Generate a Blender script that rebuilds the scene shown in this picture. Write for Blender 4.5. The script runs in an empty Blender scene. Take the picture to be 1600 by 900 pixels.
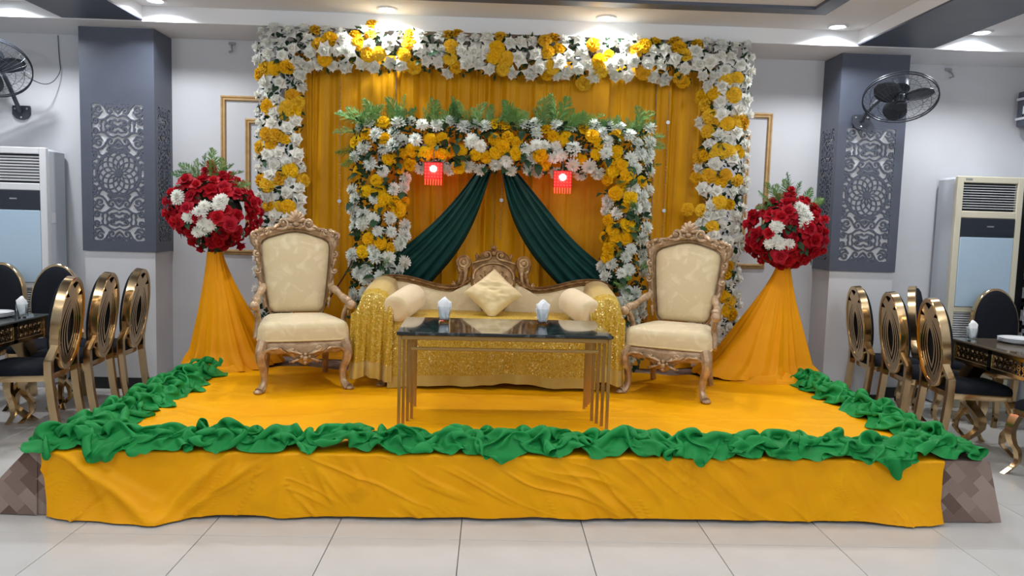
import bpy, math, random
import numpy as np
from math import sin, cos, pi, radians, sqrt, atan2, hypot
from mathutils import Matrix, Vector

random.seed(7)
RNG = np.random.default_rng(7)
SC = bpy.context.scene
COL = SC.collection

# ------------------------------------------------------------------ camera, world, lights, exposure
CAM_H = 1.53
cam_data = bpy.data.cameras.new('camera')
cam_data.sensor_width = 36.0
cam_data.lens = 27.0
cam_data.clip_start = 0.05
cam = bpy.data.objects.new('camera', cam_data)
COL.objects.link(cam)
cam.matrix_world = (Matrix.Translation((0, 0, CAM_H)) @ Matrix.Rotation(radians(-1.55), 4, 'Z')
                    @ Matrix.Rotation(radians(90 - 5.1), 4, 'X') @ Matrix.Rotation(radians(1.65), 4, 'Z'))
SC.camera = cam

world = bpy.data.worlds.new('world')
SC.world = world
world.use_nodes = True
world.node_tree.nodes['Background'].inputs[0].default_value = (0.80, 0.88, 1.0, 1)
world.node_tree.nodes['Background'].inputs[1].default_value = 0.34

SC.view_settings.view_transform = 'Standard'
SC.view_settings.look = 'None'
SC.view_settings.gamma = 1.0
SC.view_settings.exposure = 0.0
SC.view_settings.use_curve_mapping = False


def area_light(name, loc, size, power, color=(1, 0.98, 0.95), spread=160):
    d = bpy.data.lights.new(name, 'AREA')
    d.shape = 'DISK'
    d.size = size
    d.energy = power
    d.color = color
    d.spread = radians(spread)
    o = bpy.data.objects.new(name, d)
    o.location = loc
    COL.objects.link(o)
    return o


# the row of downlights along the stage wall
ROW = [(-3.82, 6.12), (-2.62, 6.10), (-0.86, 6.11), (0.84, 6.13), (2.67, 6.14), (3.84, 6.16)]
for x, y in ROW:
    area_light('downlight_glow', (x, y, 3.098), 0.11, 15, (0.95, 0.97, 1.0), 150)
# the hall's own ceiling lamps, further rows towards the viewer
for x in (-4.0, -1.4, 1.4, 4.0):
    area_light('hall_lamp_glow', (x, 4.3, 3.10), 0.4, 12, (0.95, 0.975, 1.0), 165)
# unseen fill lights, added to brighten the ceiling and soften shadows
for y in (2.9, 0.4, -2.2):
    for x in (-3.6, -1.2, 1.2, 3.6):
        d = bpy.data.lights.new('fill_light', 'POINT')
        d.energy = 26
        d.shadow_soft_size = 0.16
        d.color = (0.96, 0.98, 1.0)
        o = bpy.data.objects.new('fill_light', d)
        o.location = (x, y, 2.72)
        COL.objects.link(o)


# ------------------------------------------------------------------ colour and material helpers
def lin(c):
    out = []
    for v in c:
        v = v / 255.0
        out.append(v / 12.92 if v <= 0.04045 else ((v + 0.055) / 1.055) ** 2.4)
    return tuple(out) + (1.0,)


def new_mat(name):
    m = bpy.data.materials.new(name)
    m.use_nodes = True
    nt = m.node_tree
    return m, nt, nt.nodes['Principled BSDF']


def node(nt, kind, **kw):
    n = nt.nodes.new(kind)
    for k, v in kw.items():
        if k in n.inputs:
            n.inputs[k].default_value = v
        else:
            setattr(n, k, v)
    return n


def ramp(nt, stops):
    r = nt.nodes.new('ShaderNodeValToRGB')
    els = r.color_ramp.elements
    while len(els) < len(stops):
        els.new(0.5)
    for e, (p, c) in zip(els, stops):
        e.position = p
        e.color = c
    return r


def plain(name, c, rough=0.6, metal=0.0, c2=None, scale=8.0, bump=0.0, bscale=200.0, spec=0.5, sheen=0.0, stretch=None, alpha=1.0,
          detail=3.0):
    m, nt, b = new_mat(name)
    b.inputs['Base Color'].default_value = lin(c)
    b.inputs['Roughness'].default_value = rough
    b.inputs['Metallic'].default_value = metal
    b.inputs['Specular IOR Level'].default_value = spec
    b.inputs['Sheen Weight'].default_value = sheen
    b.inputs['Alpha'].default_value = alpha
    tc = nt.nodes.new('ShaderNodeTexCoord')
    vec = tc.outputs['Object']
    if stretch:
        mp = nt.nodes.new('ShaderNodeMapping')
        mp.inputs['Scale'].default_value = stretch
        nt.links.new(vec, mp.inputs['Vector'])
        vec = mp.outputs['Vector']
    if c2:
        n = node(nt, 'ShaderNodeTexNoise', Scale=scale, Detail=detail)
        nt.links.new(vec, n.inputs['Vector'])
        r = ramp(nt, [(0.35, lin(c)), (0.65, lin(c2))])
        nt.links.new(n.outputs['Fac'], r.inputs['Fac'])
        nt.links.new(r.outputs['Color'], b.inputs['Base Color'])
    if bump:
        n2 = node(nt, 'ShaderNodeTexNoise', Scale=bscale, Detail=2.0)
        nt.links.new(vec, n2.inputs['Vector'])
        bp = node(nt, 'ShaderNodeBump', Strength=bump, Distance=0.004)
        nt.links.new(n2.outputs['Fac'], bp.inputs['Height'])
        nt.links.new(bp.outputs['Normal'], b.inputs['Normal'])
    return m


def vary(name, cols, rough=0.6, sheen=0.0, trans=0.0):
    """colour picked per object from a short ramp (flowers and leaves of one kind differ a little)"""
    m, nt, b = new_mat(name)
    oi = nt.nodes.new('ShaderNodeObjectInfo')
    k = len(cols)
    r = ramp(nt, [(i / max(1, k - 1), lin(c)) for i, c in enumerate(cols)])
    nt.links.new(oi.outputs['Random'], r.inputs['Fac'])
    nt.links.new(r.outputs['Color'], b.inputs['Base Color'])
    b.inputs['Roughness'].default_value = rough
    b.inputs['Sheen Weight'].default_value = sheen
    b.inputs['Specular IOR Level'].default_value = 0.2
    if trans:
        tr = nt.nodes.new('ShaderNodeBsdfTranslucent')
        nt.links.new(r.outputs['Color'], tr.inputs['Color'])
        mx = nt.nodes.new('ShaderNodeMixShader')
        mx.inputs['Fac'].default_value = trans
        nt.links.new(b.outputs[0], mx.inputs[1]); nt.links.new(tr.outputs[0], mx.inputs[2])
        nt.links.new(mx.outputs[0], nt.nodes['Material Output'].inputs['Surface'])
    return m


def emit(name, c, strength):
    m, nt, b = new_mat(name)
    b.inputs['Base Color'].default_value = (0, 0, 0, 1)
    b.inputs['Emission Color'].default_value = lin(c)
    b.inputs['Emission Strength'].default_value = strength
    return m


# ------------------------------------------------------------------ numeric noise
def _h(ix, iy, seed):
    n = (ix * 374761393 + iy * 668265263 + seed * 974634777) & 0xffffffff
    n = ((n ^ (n >> 13)) * 1274126177) & 0xffffffff
    n = n ^ (n >> 16)
    return (n & 0xffff) / 65535.0


def vnoise(x, y, seed=0):
    x = np.asarray(x, float); y = np.asarray(y, float)
    x, y = np.broadcast_arrays(x, y)
    ix = np.floor(x).astype(np.int64); iy = np.floor(y).astype(np.int64)
    fx = x - ix; fy = y - iy
    ux = fx * fx * fx * (fx * (fx * 6 - 15) + 10); uy = fy * fy * fy * (fy * (fy * 6 - 15) + 10)
    a = _h(ix, iy, seed); b = _h(ix + 1, iy, seed); c = _h(ix, iy + 1, seed); d = _h(ix + 1, iy + 1, seed)
    return ((a * (1 - ux) + b * ux) * (1 - uy) + (c * (1 - ux) + d * ux) * uy) * 2 - 1


def fbm(x, y, seed=0, octs=3):
    t = 0; a = 1.0; s = 0
    for i in range(octs):
        t = t + a * vnoise(np.asarray(x) * 2 ** i + 17.3 * i, np.asarray(y) * 2 ** i + 5.1 * i, seed + i)
        s += a; a *= 0.5
    return t / s


def ridge(x, y, seed=0):
    return 1 - 2 * np.abs(vnoise(x, y, seed))


# ------------------------------------------------------------------ mesh builder
class MB:
    def __init__(self):
        self.v = []; self.f = []

    def add(self, verts, faces):
        n = len(self.v)
        self.v.extend([tuple(map(float, p)) for p in verts])
        self.f.extend([tuple(i + n for i in q) for q in faces])
        return self

    def box(self, c, s, bev=0.0, rot=None):
        hx, hy, hz = s[0] / 2, s[1] / 2, s[2] / 2
        b = min(bev, hx * .9, hy * .9, hz * .9)
        vs = []; fs = []
        if b <= 0:
            for sx in (-1, 1):
                for sy in (-1, 1):
                    for sz in (-1, 1):
                        vs.append((sx * hx, sy * hy, sz * hz))
            fs = [(0, 1, 3, 2), (4, 6, 7, 5), (0, 4, 5, 1), (2, 3, 7, 6), (0, 2, 6, 4), (1, 5, 7, 3)]
        else:
            idx = {}
            for sx in (-1, 1):
                for sy in (-1, 1):
                    for sz in (-1, 1):
                        for ax in range(3):
                            p = [sx * hx, sy * hy, sz * hz]
                            for k, sg in enumerate((sx, sy, sz)):
                                if k != ax:
                                    p[k] -= sg * b
                            idx[(sx, sy, sz, ax)] = len(vs); vs.append(p)
            for ax in range(3):
                o = [k for k in range(3) if k != ax]
                for sg in (-1, 1):
                    loop = []
                    for (a, c2) in ((-1, -1), (1, -1), (1, 1), (-1, 1)):
                        s3 = [0, 0, 0]; s3[ax] = sg; s3[o[0]] = a; s3[o[1]] = c2
                        loop.append(idx[tuple(s3) + (ax,)])
                    flip = (sg > 0) != (ax == 1)
                    fs.append(tuple(loop) if flip else tuple(loop[::-1]))
            for ax in range(3):
                o = [k for k in range(3) if k != ax]
                for a in (-1, 1):
                    for c2 in (-1, 1):
                        q = []
                        for sg, which in ((-1, o[0]), (1, o[0]), (1, o[1]), (-1, o[1])):
                            s3 = [0, 0, 0]; s3[ax] = sg; s3[o[0]] = a; s3[o[1]] = c2
                            q.append(idx[tuple(s3) + (which,)])
                        fs.append(tuple(q))
            for sx in (-1, 1):
                for sy in (-1, 1):
                    for sz in (-1, 1):
                        fs.append(tuple(idx[(sx, sy, sz, k)] for k in range(3)))
        if rot is not None:
            vs = [tuple(rot @ Vector(p)) for p in vs]
        vs = [(p[0] + c[0], p[1] + c[1], p[2] + c[2]) for p in vs]
        return self.add(vs, fs)

    def tube(self, pts, r, seg=8, caps=True, up=None, asp=1.0):
        P = [Vector(p) for p in pts]; n = len(P)
        R = list(r) if hasattr(r, '__len__') else [r] * n
        T = []
        for i in range(n):
            a = P[max(0, i - 1)]; b = P[min(n - 1, i + 1)]
            d = b - a
            T.append(d.normalized() if d.length > 1e-9 else Vector((0, 0, 1)))
        ref = Vector(up) if up is not None else (Vector((0, 0, 1)) if abs(T[0].z) < .9 else Vector((1, 0, 0)))
        N = (ref - T[0] * ref.dot(T[0]))
        N = N.normalized() if N.length > 1e-6 else T[0].orthogonal().normalized()
        vs = []
        for i in range(n):
            if up is not None:
                N = ref - T[i] * ref.dot(T[i])
            else:
                N = N - T[i] * N.dot(T[i])
            N = N.normalized() if N.length > 1e-6 else T[i].orthogonal().normalized()
            B = T[i].cross(N)
            for k in range(seg):
                a = 2 * pi * k / seg
                vs.append(P[i] + (N * cos(a) * asp + B * sin(a)) * R[i])
        fs = []
        for i in range(n - 1):
            for k in range(seg):
                k2 = (k + 1) % seg
                fs.append((i * seg + k, i * seg + k2, (i + 1) * seg + k2, (i + 1) * seg + k))
        if caps:
            fs.append(tuple(range(seg - 1, -1, -1))); fs.append(tuple((n - 1) * seg + k for k in range(seg)))
        return self.add(vs, fs)

    def grid(self, P, closed_u=False, closed_v=False):
        """P: array (nu, nv, 3)"""
        P = np.asarray(P); nu, nv = P.shape[:2]
        fs = []
        for i in range(nu if closed_u else nu - 1):
            for j in range(nv if closed_v else nv - 1):
                i2 = (i + 1) % nu; j2 = (j + 1) % nv
                fs.append((i * nv + j, i2 * nv + j, i2 * nv + j2, i * nv + j2))
        return self.add(P.reshape(-1, 3), fs)

    def lathe(self, prof, seg=16, o=(0, 0, 0), sx=1.0, sy=1.0):
        vs = []
        for (r, z) in prof:
            for k in range(seg):
                a = 2 * pi * k / seg
                vs.append((o[0] + r * cos(a) * sx, o[1] + r * sin(a) * sy, o[2] + z))
        fs = []
        n = len(prof)
        for i in range(n - 1):
            for k in range(seg):
                k2 = (k + 1) % seg
                fs.append((i * seg + k, i * seg + k2, (i + 1) * seg + k2, (i + 1) * seg + k))
        fs.append(tuple(range(seg - 1, -1, -1))); fs.append(tuple((n - 1) * seg + k for k in range(seg)))
        return self.add(vs, fs)

    def ball(self, c, r, nu=10, nv=6):
        if not hasattr(r, '__len__'):
            r = (r, r, r)
        prof = [(sin(pi * j / nv), -cos(pi * j / nv)) for j in range(nv + 1)]
        vs = []; fs = []
        vs.append((c[0], c[1], c[2] - r[2]))
        for j in range(1, nv):
            for k in range(nu):
                a = 2 * pi * k / nu
                vs.append((c[0] + r[0] * prof[j][0] * cos(a), c[1] + r[1] * prof[j][0] * sin(a), c[2] + r[2] * prof[j][1]))
        vs.append((c[0], c[1], c[2] + r[2]))
        for k in range(nu):
            fs.append((0, 1 + (k + 1) % nu, 1 + k))
            fs.append((len(vs) - 1, 1 + (nv - 2) * nu + k, 1 + (nv - 2) * nu + (k + 1) % nu))
        for j in range(nv - 2):
            for k in range(nu):
                k2 = (k + 1) % nu
                fs.append((1 + j * nu + k, 1 + j * nu + k2, 1 + (j + 1) * nu + k2, 1 + (j + 1) * nu + k))
        return self.add(vs, fs)

    def prism(self, outline, y0, y1, plane='xz'):
        """outline of (a, b) points, extruded along the third axis"""
        n = len(outline)
        def P(a, b, c):
            return (a, c, b) if plane == 'xz' else ((a, b, c) if plane == 'xy' else (c, a, b))
        vs = [P(a, b, y0) for a, b in outline] + [P(a, b, y1) for a, b in outline]
        fs = [(i, (i + 1) % n, (i + 1) % n + n, i + n) for i in range(n)]
        fs.append(tuple(range(n - 1, -1, -1))); fs.append(tuple(range(n, 2 * n)))
        return self.add(vs, fs)

    def move(self, M):
        self.v = [tuple(M @ Vector(p)) for p in self.v]
        return self

    def mesh(self, name, mat, smooth=True, sharp=40):
        me = bpy.data.meshes.new(name)
        me.from_pydata(self.v, [], self.f)
        if smooth:
            me.polygons.foreach_set('use_smooth', [True] * len(me.polygons))
            if sharp < 180:
                me.set_sharp_from_angle(angle=radians(sharp))
        if mat is not None:
            me.materials.append(mat)
        me.update()
        return me

    def build(self, name, mat, parent=None, smooth=True, sharp=40, kind=None, fix=True):
        me = self.mesh(name, mat, smooth, sharp)
        if fix:
            import bmesh
            bm = bmesh.new(); bm.from_mesh(me)
            bmesh.ops.recalc_face_normals(bm, faces=bm.faces)
            bm.to_mesh(me); bm.free()
        return link(name, me, parent, kind)


def link(name, me, parent=None, kind=None):
    o = bpy.data.objects.new(name, me)
    COL.objects.link(o)
    if parent is not None:
        o.parent = parent
    if kind:
        o['kind'] = kind
    return o


def thing(name, label, cat, loc=(0, 0, 0), rz=0.0, group=None):
    o = bpy.data.objects.new(name, None)
    o.empty_display_size = 0.1
    COL.objects.link(o)
    o.location = loc
    o.rotation_euler = (0, 0, rz)
    return tag(o, label, cat, group)


def tag(o, label, cat, group=None):
    o['label'] = label; o['category'] = cat
    if group:
        o['group'] = group
    return o


def solidify(o, t, offset=0):
    md = o.modifiers.new('thickness', 'SOLIDIFY')
    md.thickness = t
    md.offset = offset
    return o


def subsurf(o, n=1):
    md = o.modifiers.new('smooth', 'SUBSURF')
    md.levels = n; md.render_levels = n
    return o


def copy_tree(o, parent=None):
    c = o.copy()
    COL.objects.link(c)
    c.parent = parent
    for ch in list(o.children):
        copy_tree(ch, c)
    return c


def resample(pts, n):
    P = np.asarray(pts, float)
    d = np.r_[0, np.cumsum(np.linalg.norm(np.diff(P, axis=0), axis=1))]
    t = np.linspace(0, d[-1], n)
    return np.stack([np.interp(t, d, P[:, k]) for k in range(P.shape[1])], 1)


def smooth_curve(pts, n, it=2):
    """Chaikin corner cutting with fixed ends, resampled to n points"""
    P = np.asarray(pts, float)
    for _ in range(it):
        Q = [P[0]]
        for a, b in zip(P[:-1], P[1:]):
            Q += [a * .75 + b * .25, a * .25 + b * .75]
        Q.append(P[-1]); P = np.array(Q)
    return resample(P, n)


S = 0.33          # height of the stage

# ------------------------------------------------------------------ materials
M_wall = plain('white_wall_paint', (205, 207, 211), 0.75, c2=(199, 201, 206), scale=1.5, bump=.05, bscale=60)
M_ceiling = plain('white_ceiling_paint', (226, 227, 229), 0.85)
M_grey = plain('slate_grey_laminate', (78, 84, 98), 0.42, c2=(72, 78, 92), scale=3, bump=.03, bscale=90)
M_tile = plain('pale_floor_tile', (202, 201, 199), 0.25, c2=(196, 195, 192), scale=2.5, spec=.45)
M_grout = plain('tile_grout', (150, 147, 142), 0.8)
M_black = plain('black_skirting', (24, 25, 28), 0.5)
M_goldtrim = plain('gold_painted_moulding', (196, 164, 116), 0.5, 0.15, c2=(180, 146, 96), scale=20)
M_curtain = plain('amber_curtain_satin', (214, 154, 8), 0.5, c2=(204, 142, 2), scale=3, bump=.06, bscale=300, spec=.2)
M_stagecloth = plain('marigold_stage_satin', (242, 171, 0), 0.45, c2=(237, 163, 0), scale=4, bump=.05, bscale=350, spec=.18)
M_pedcloth = plain('orange_pedestal_cloth', (236, 158, 0), 0.55, c2=(228, 148, 0), scale=3, bump=.06, bscale=350, spec=.18)
M_green = plain('emerald_ruffle_satin', (28, 138, 66), 0.5, c2=(22, 126, 58), scale=5, bump=.06, bscale=300, spec=.2)
M_darkgreen = plain('bottle_green_drape', (14, 62, 56), 0.65, c2=(10, 54, 50), scale=6, spec=.2, bump=.05, bscale=300)
M_blackfab = plain('black_velvet', (24, 27, 34), 0.85, spec=.15, bump=.08, bscale=500)
M_whiteplastic = plain('white_plastic', (214, 216, 220), 0.4)
M_greyplastic = plain('pale_grey_casing', (196, 201, 209), 0.45)
M_creamplastic = plain('yellowed_cream_plastic', (214, 208, 186), 0.45)
M_bluepanel = plain('pale_blue_front_panel', (178, 202, 222), 0.25)
M_darkdisplay = plain('dark_display_glass', (40, 46, 56), 0.15)
M_dark = plain('dark_interior', (38, 42, 48), 0.8)
M_fan = plain('charcoal_fan_metal', (62, 67, 76), 0.35, .3)
M_wire = plain('grey_cable', (90, 92, 96), 0.6)
M_brownwire = plain('brown_cable', (70, 44, 20), 0.6)
M_porcelain = plain('white_porcelain', (225, 227, 230), 0.18)
M_tissue = plain('white_tissue', (246, 247, 248), 0.9)
M_led_red = emit('red_led', (255, 40, 30), 7.0)
M_led_core = emit('white_hot_led', (255, 205, 200), 30.0)
M_lens = emit('downlight_lens', (235, 245, 255), 16.0)
M_chrome = plain('brushed_screw_steel', (180, 184, 190), 0.3, .9)
M_stem = plain('dark_stem', (34, 52, 34), 0.8)

M_white_flower = vary('white_petals', [(248, 248, 240), (240, 242, 236), (250, 249, 242)], .7, trans=.32)
M_mum_flower = vary('cool_white_petals', [(240, 244, 236), (230, 236, 230), (246, 248, 240)], .7, trans=.32)
M_yellow_flower = vary('yellow_petals', [(240, 198, 30), (236, 184, 26), (242, 206, 60), (230, 176, 40)], .8, trans=.32)
M_gold_flower = vary('golden_petals', [(240, 194, 12), (234, 180, 10), (244, 206, 20)], .7, trans=.32)
M_red_flower = vary('red_petals', [(192, 26, 40), (208, 38, 54), (178, 20, 36), (202, 46, 66)], .6, trans=.32)
M_leaf = vary('dark_leaves', [(44, 74, 48), (36, 62, 42), (58, 88, 56)], .55)
M_fern = vary('fern_green', [(112, 150, 76), (88, 134, 76), (132, 164, 94), (78, 122, 78)], .6)
M_ledglass = None


def gold_metal():
    m, nt, b = new_mat('mirror_gold_steel')
    b.inputs['Base Color'].default_value = lin((208, 180, 138))
    b.inputs['Metallic'].default_value = 1.0
    b.inputs['Roughness'].default_value = 0.17
    return m


M_gold = gold_metal()
M_tablegold = plain('satin_gold_bars', (178, 142, 84), 0.38, .75)


def carved(name, cols):
    m, nt, b = new_mat(name)
    tc = nt.nodes.new('ShaderNodeTexCoord')
    n = node(nt, 'ShaderNodeTexNoise', Scale=22.0, Detail=4.0)
    nt.links.new(tc.outputs['Object'], n.inputs['Vector'])
    r = ramp(nt, [(p_, lin(c_)) for p_, c_ in zip((.3, .55, .75), cols)])
    nt.links.new(n.outputs['Fac'], r.inputs['Fac'])
    nt.links.new(r.outputs['Color'], b.inputs['Base Color'])
    b.inputs['Metallic'].default_value = 0.35
    b.inputs['Roughness'].default_value = 0.4
    n2 = node(nt, 'ShaderNodeTexNoise', Scale=70.0, Detail=2.0)
    nt.links.new(tc.outputs['Object'], n2.inputs['Vector'])
    bp = node(nt, 'ShaderNodeBump', Strength=.35, Distance=.006)
    nt.links.new(n2.outputs['Fac'], bp.inputs['Height'])
    nt.links.new(bp.outputs['Normal'], b.inputs['Normal'])
    return m


M_carved = carved('champagne_carved_wood', [(150, 122, 92), (180, 152, 120), (206, 182, 152)])
M_carved_gold = carved('antique_gold_carved_wood', [(126, 94, 58), (166, 130, 86), (202, 170, 124)])


def damask():
    m, nt, b = new_mat('cream_damask')
    tc = nt.nodes.new('ShaderNodeTexCoord')
    n = node(nt, 'ShaderNodeTexNoise', Scale=11.0, Detail=5.0, Distortion=.8)
    nt.links.new(tc.outputs['Object'], n.inputs['Vector'])
    r = ramp(nt, [(0.50, lin((208, 190, 150))), (0.64, lin((219, 203, 164)))])
    nt.links.new(n.outputs['Fac'], r.inputs['Fac'])
    nt.links.new(r.outputs['Color'], b.inputs['Base Color'])
    r2 = ramp(nt, [(0.50, (.7, .7, .7, 1)), (0.60, (.42, .42, .42, 1))])
    nt.links.new(n.outputs['Fac'], r2.inputs['Fac'])
    nt.links.new(r2.outputs['Color'], b.inputs['Roughness'])
    b.inputs['Sheen Weight'].default_value = .2
    return m


M_cream = damask()
M_creamsilk = plain('cream_silk', (218, 198, 150), 0.5, c2=(208, 186, 136), scale=5, sheen=.2)
M_creamplain = plain('beige_velvet', (218, 200, 160), 0.75, c2=(210, 190, 150), scale=9, sheen=.4)


def marble():
    m, nt, b = new_mat('black_marble_glass')
    tc = nt.nodes.new('ShaderNodeTexCoord')
    n = node(nt, 'ShaderNodeTexNoise', Scale=3.0, Detail=6.0, Distortion=1.8)
    nt.links.new(tc.outputs['Object'], n.inputs['Vector'])
    r = ramp(nt, [(0.46, lin((30, 38, 42))), (0.5, lin((74, 80, 82))), (0.54, lin((28, 36, 40)))])
    nt.links.new(n.outputs['Fac'], r.inputs['Fac'])
    nt.links.new(r.outputs['Color'], b.inputs['Base Color'])
    b.inputs['Roughness'].default_value = 0.09
    b.inputs['Coat Weight'].default_value = .6
    b.inputs['Coat Roughness'].default_value = .03
    return m


M_marble = marble()


def glass(name, c=(235, 240, 242), rough=0.02):
    m, nt, b = new_mat(name)
    b.inputs['Base Color'].default_value = lin(c)
    b.inputs['Roughness'].default_value = rough
    b.inputs['Transmission Weight'].default_value = 1.0
    b.inputs['IOR'].default_value = 1.18
    return m


M_glass = glass('clear_glass')
M_tableglass = plain('tinted_table_glass', (86, 92, 92), 0.05, c2=(70, 74, 72), scale=2, spec=.8)
M_browntop = plain('brown_mirror_glass', (104, 92, 78), 0.07, c2=(88, 78, 66), scale=2, spec=.8)


def sequin(name, base, spark, net=False):
    m, nt, b = new_mat(name)
    tc = nt.nodes.new('ShaderNodeTexCoord')
    v = node(nt, 'ShaderNodeTexVoronoi', Scale=150.0)
    nt.links.new(tc.outputs['Object'], v.inputs['Vector'])
    sep = nt.nodes.new('ShaderNodeSeparateColor')
    nt.links.new(v.outputs['Color'], sep.inputs['Color'])
    big = node(nt, 'ShaderNodeTexNoise', Scale=7.0, Detail=2.0)
    nt.links.new(tc.outputs['Object'], big.inputs['Vector'])
    add = node(nt, 'ShaderNodeMath', operation='MULTIPLY_ADD')
    nt.links.new(big.outputs['Fac'], add.inputs[0]); add.inputs[1].default_value = .55
    nt.links.new(sep.outputs['Red'], add.inputs[2])
    r = ramp(nt, [(0.0, lin(base)), (1.0, lin(base)), ])
    r.color_ramp.elements[0].position = .5
    r2 = ramp(nt, [(0.93, (0, 0, 0, 1)), (0.99, (1, 1, 1, 1))])
    sub = node(nt, 'ShaderNodeMath', operation='MULTIPLY'); sub.inputs[1].default_value = .78
    nt.links.new(add.outputs[0], sub.inputs[0])
    nt.links.new(sub.outputs[0], r2.inputs['Fac'])
    mix = nt.nodes.new('ShaderNodeMix'); mix.data_type = 'RGBA'
    nt.links.new(r2.outputs['Color'], mix.inputs['Factor'])
    mix.inputs['A'].default_value = lin(base)
    mix.inputs['B'].default_value = lin(spark)
    nt.links.new(mix.outputs['Result'], b.inputs['Base Color'])
    nt.links.new(r2.outputs['Color'], b.inputs['Metallic'])
    b.inputs['Roughness'].default_value = .38
    # every sequin lies at its own tilt
    nm = nt.nodes.new('ShaderNodeVectorMath'); nm.operation = 'SUBTRACT'
    nt.links.new(v.outputs['Color'], nm.inputs[0]); nm.inputs[1].default_value = (.5, .5, .5)
    sc = nt.nodes.new('ShaderNodeVectorMath'); sc.operation = 'SCALE'
    nt.links.new(nm.outputs[0], sc.inputs[0]); sc.inputs['Scale'].default_value = .9
    geo = nt.nodes.new('ShaderNodeNewGeometry')
    ad = nt.nodes.new('ShaderNodeVectorMath'); ad.operation = 'ADD'
    nt.links.new(geo.outputs['Normal'], ad.inputs[0]); nt.links.new(sc.outputs[0], ad.inputs[1])
    nz = nt.nodes.new('ShaderNodeVectorMath'); nz.operation = 'NORMALIZE'
    nt.links.new(ad.outputs[0], nz.inputs[0]); nt.links.new(nz.outputs[0], b.inputs['Normal'])
    return m


M_sequin = sequin('gold_sequin_net', (190, 156, 46), (255, 240, 170))
M_net = plain('plain_gold_net', (202, 174, 90), 0.5, c2=(192, 162, 74), scale=8, sheen=.3, bump=.1, bscale=600, alpha=.9)


def carpet():
    m, nt, b = new_mat('brown_block_carpet')
    tc = nt.nodes.new('ShaderNodeTexCoord')
    mp = nt.nodes.new('ShaderNodeMapping')
    mp.inputs['Rotation'].default_value = (0, 0, radians(45))
    mp.inputs['Scale'].default_value = (9.5, 9.5, 9.5)
    nt.links.new(tc.outputs['UV'], mp.inputs['Vector'])
    br = nt.nodes.new('ShaderNodeTexBrick')
    br.inputs['Scale'].default_value = 1.0
    br.inputs['Mortar Size'].default_value = 0.0
    br.inputs['Brick Width'].default_value = 1.0
    br.inputs['Row Height'].default_value = .6
    br.inputs['Color1'].default_value = lin((164, 144, 134))
    br.inputs['Color2'].default_value = lin((96, 72, 62))
    nt.links.new(mp.outputs['Vector'], br.inputs['Vector'])
    nt.links.new(br.outputs['Color'], b.inputs['Base Color'])
    w = node(nt, 'ShaderNodeTexNoise', Scale=260.0)
    nt.links.new(tc.outputs['UV'], w.inputs['Vector'])
    bp = node(nt, 'ShaderNodeBump', Strength=.4, Distance=.004)
    nt.links.new(w.outputs['Fac'], bp.inputs['Height']); nt.links.new(bp.outputs['Normal'], b.inputs['Normal'])
    b.inputs['Roughness'].default_value = .95
    return m


M_carpet = carpet()


def set_uv(o, fn):
    me = o.data
    uv = me.uv_layers.new(name='uv')
    for lp in me.loops:
        p = me.vertices[lp.vertex_index].co
        uv.data[lp.index].uv = fn(p)


# ================================================================== THE SETTING
# floor slab with tiles of its own
mb = MB(); mb.box((0, 2.0, -0.06), (11.4, 10.2, 0.1))
floor = mb.build('floor', M_grout, smooth=False); floor['kind'] = 'structure'
P_T = 0.608
tm = MB().box((0, 0, 0), (P_T - .004, P_T - .004, .012), .0015).mesh('tile', M_tile, smooth=False)
for i in range(-8, 9):
    for j in range(-3, 8):
        o = link('tile', tm, floor)
        o.location = (-.118 + (i + .5) * P_T, 3.55 + (j - .5) * P_T, -.006)

WALL_Y = 6.85
mb = MB(); mb.box((0, WALL_Y + .1, 1.55), (11.4, .2, 3.3))
mb.build('wall_back', M_wall, smooth=False)['kind'] = 'structure'
mb = MB(); mb.box((4.83, 2.0, 1.55), (.2, 10.2, 3.3))
wall_right = mb.build('wall_right', M_wall, smooth=False); wall_right['kind'] = 'structure'
mb = MB(); mb.box((-5.6, 2.0, 1.55), (.2, 10.2, 3.3))
mb.build('wall_left', M_wall, smooth=False)['kind'] = 'structure'
mb = MB(); mb.box((0, 1.9, 3.17), (11.4, 10.0, .1))
ceiling = mb.build('ceiling', M_ceiling, smooth=False); ceiling['kind'] = 'structure'
mb = MB(); mb.box((0, 6.565, 3.06), (11.2, .57, .12))
mb.build('soffit', M_ceiling, ceiling, smooth=False)
# dark flat beams running towards the viewer, and the border of the middle ceiling panel
for x in (-3.11, 3.215):
    mb = MB(); mb.box((x, 2.6, 3.068), (.62, 7.36, .10))
    o = mb.build('ceiling_beam', M_ceiling, ceiling, smooth=False)
    mb = MB(); mb.box((x, 2.6, 3.012), (.624, 7.35, .014), .002)
    mb.build('beam_face', M_grey, o, smooth=False)
mb = MB(); mb.box((0, 5.70, 3.108), (4.82, .13, .024)); mb.box((2.345, 3.56, 3.108), (.13, 4.15, .024)); mb.box((-2.345, 3.56, 3.108), (.13, 4.15, .024))
mb.build('panel_border', M_grey, ceiling, smooth=False)

# baseboards
for name, x0, x1, y in (('baseboard_1', -5.5, -3.41, WALL_Y), ('baseboard_2', -2.80, -2.3, WALL_Y), ('baseboard_3', 2.70, 2.88, WALL_Y), ('baseboard_4', 3.46, 4.73, WALL_Y)):
    mb = MB(); mb.box(((x0 + x1) / 2, y - .008, .05), (x1 - x0, .016, .1), .004)
    mb.build(name, M_black, smooth=False)['kind'] = 'structure'


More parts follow.
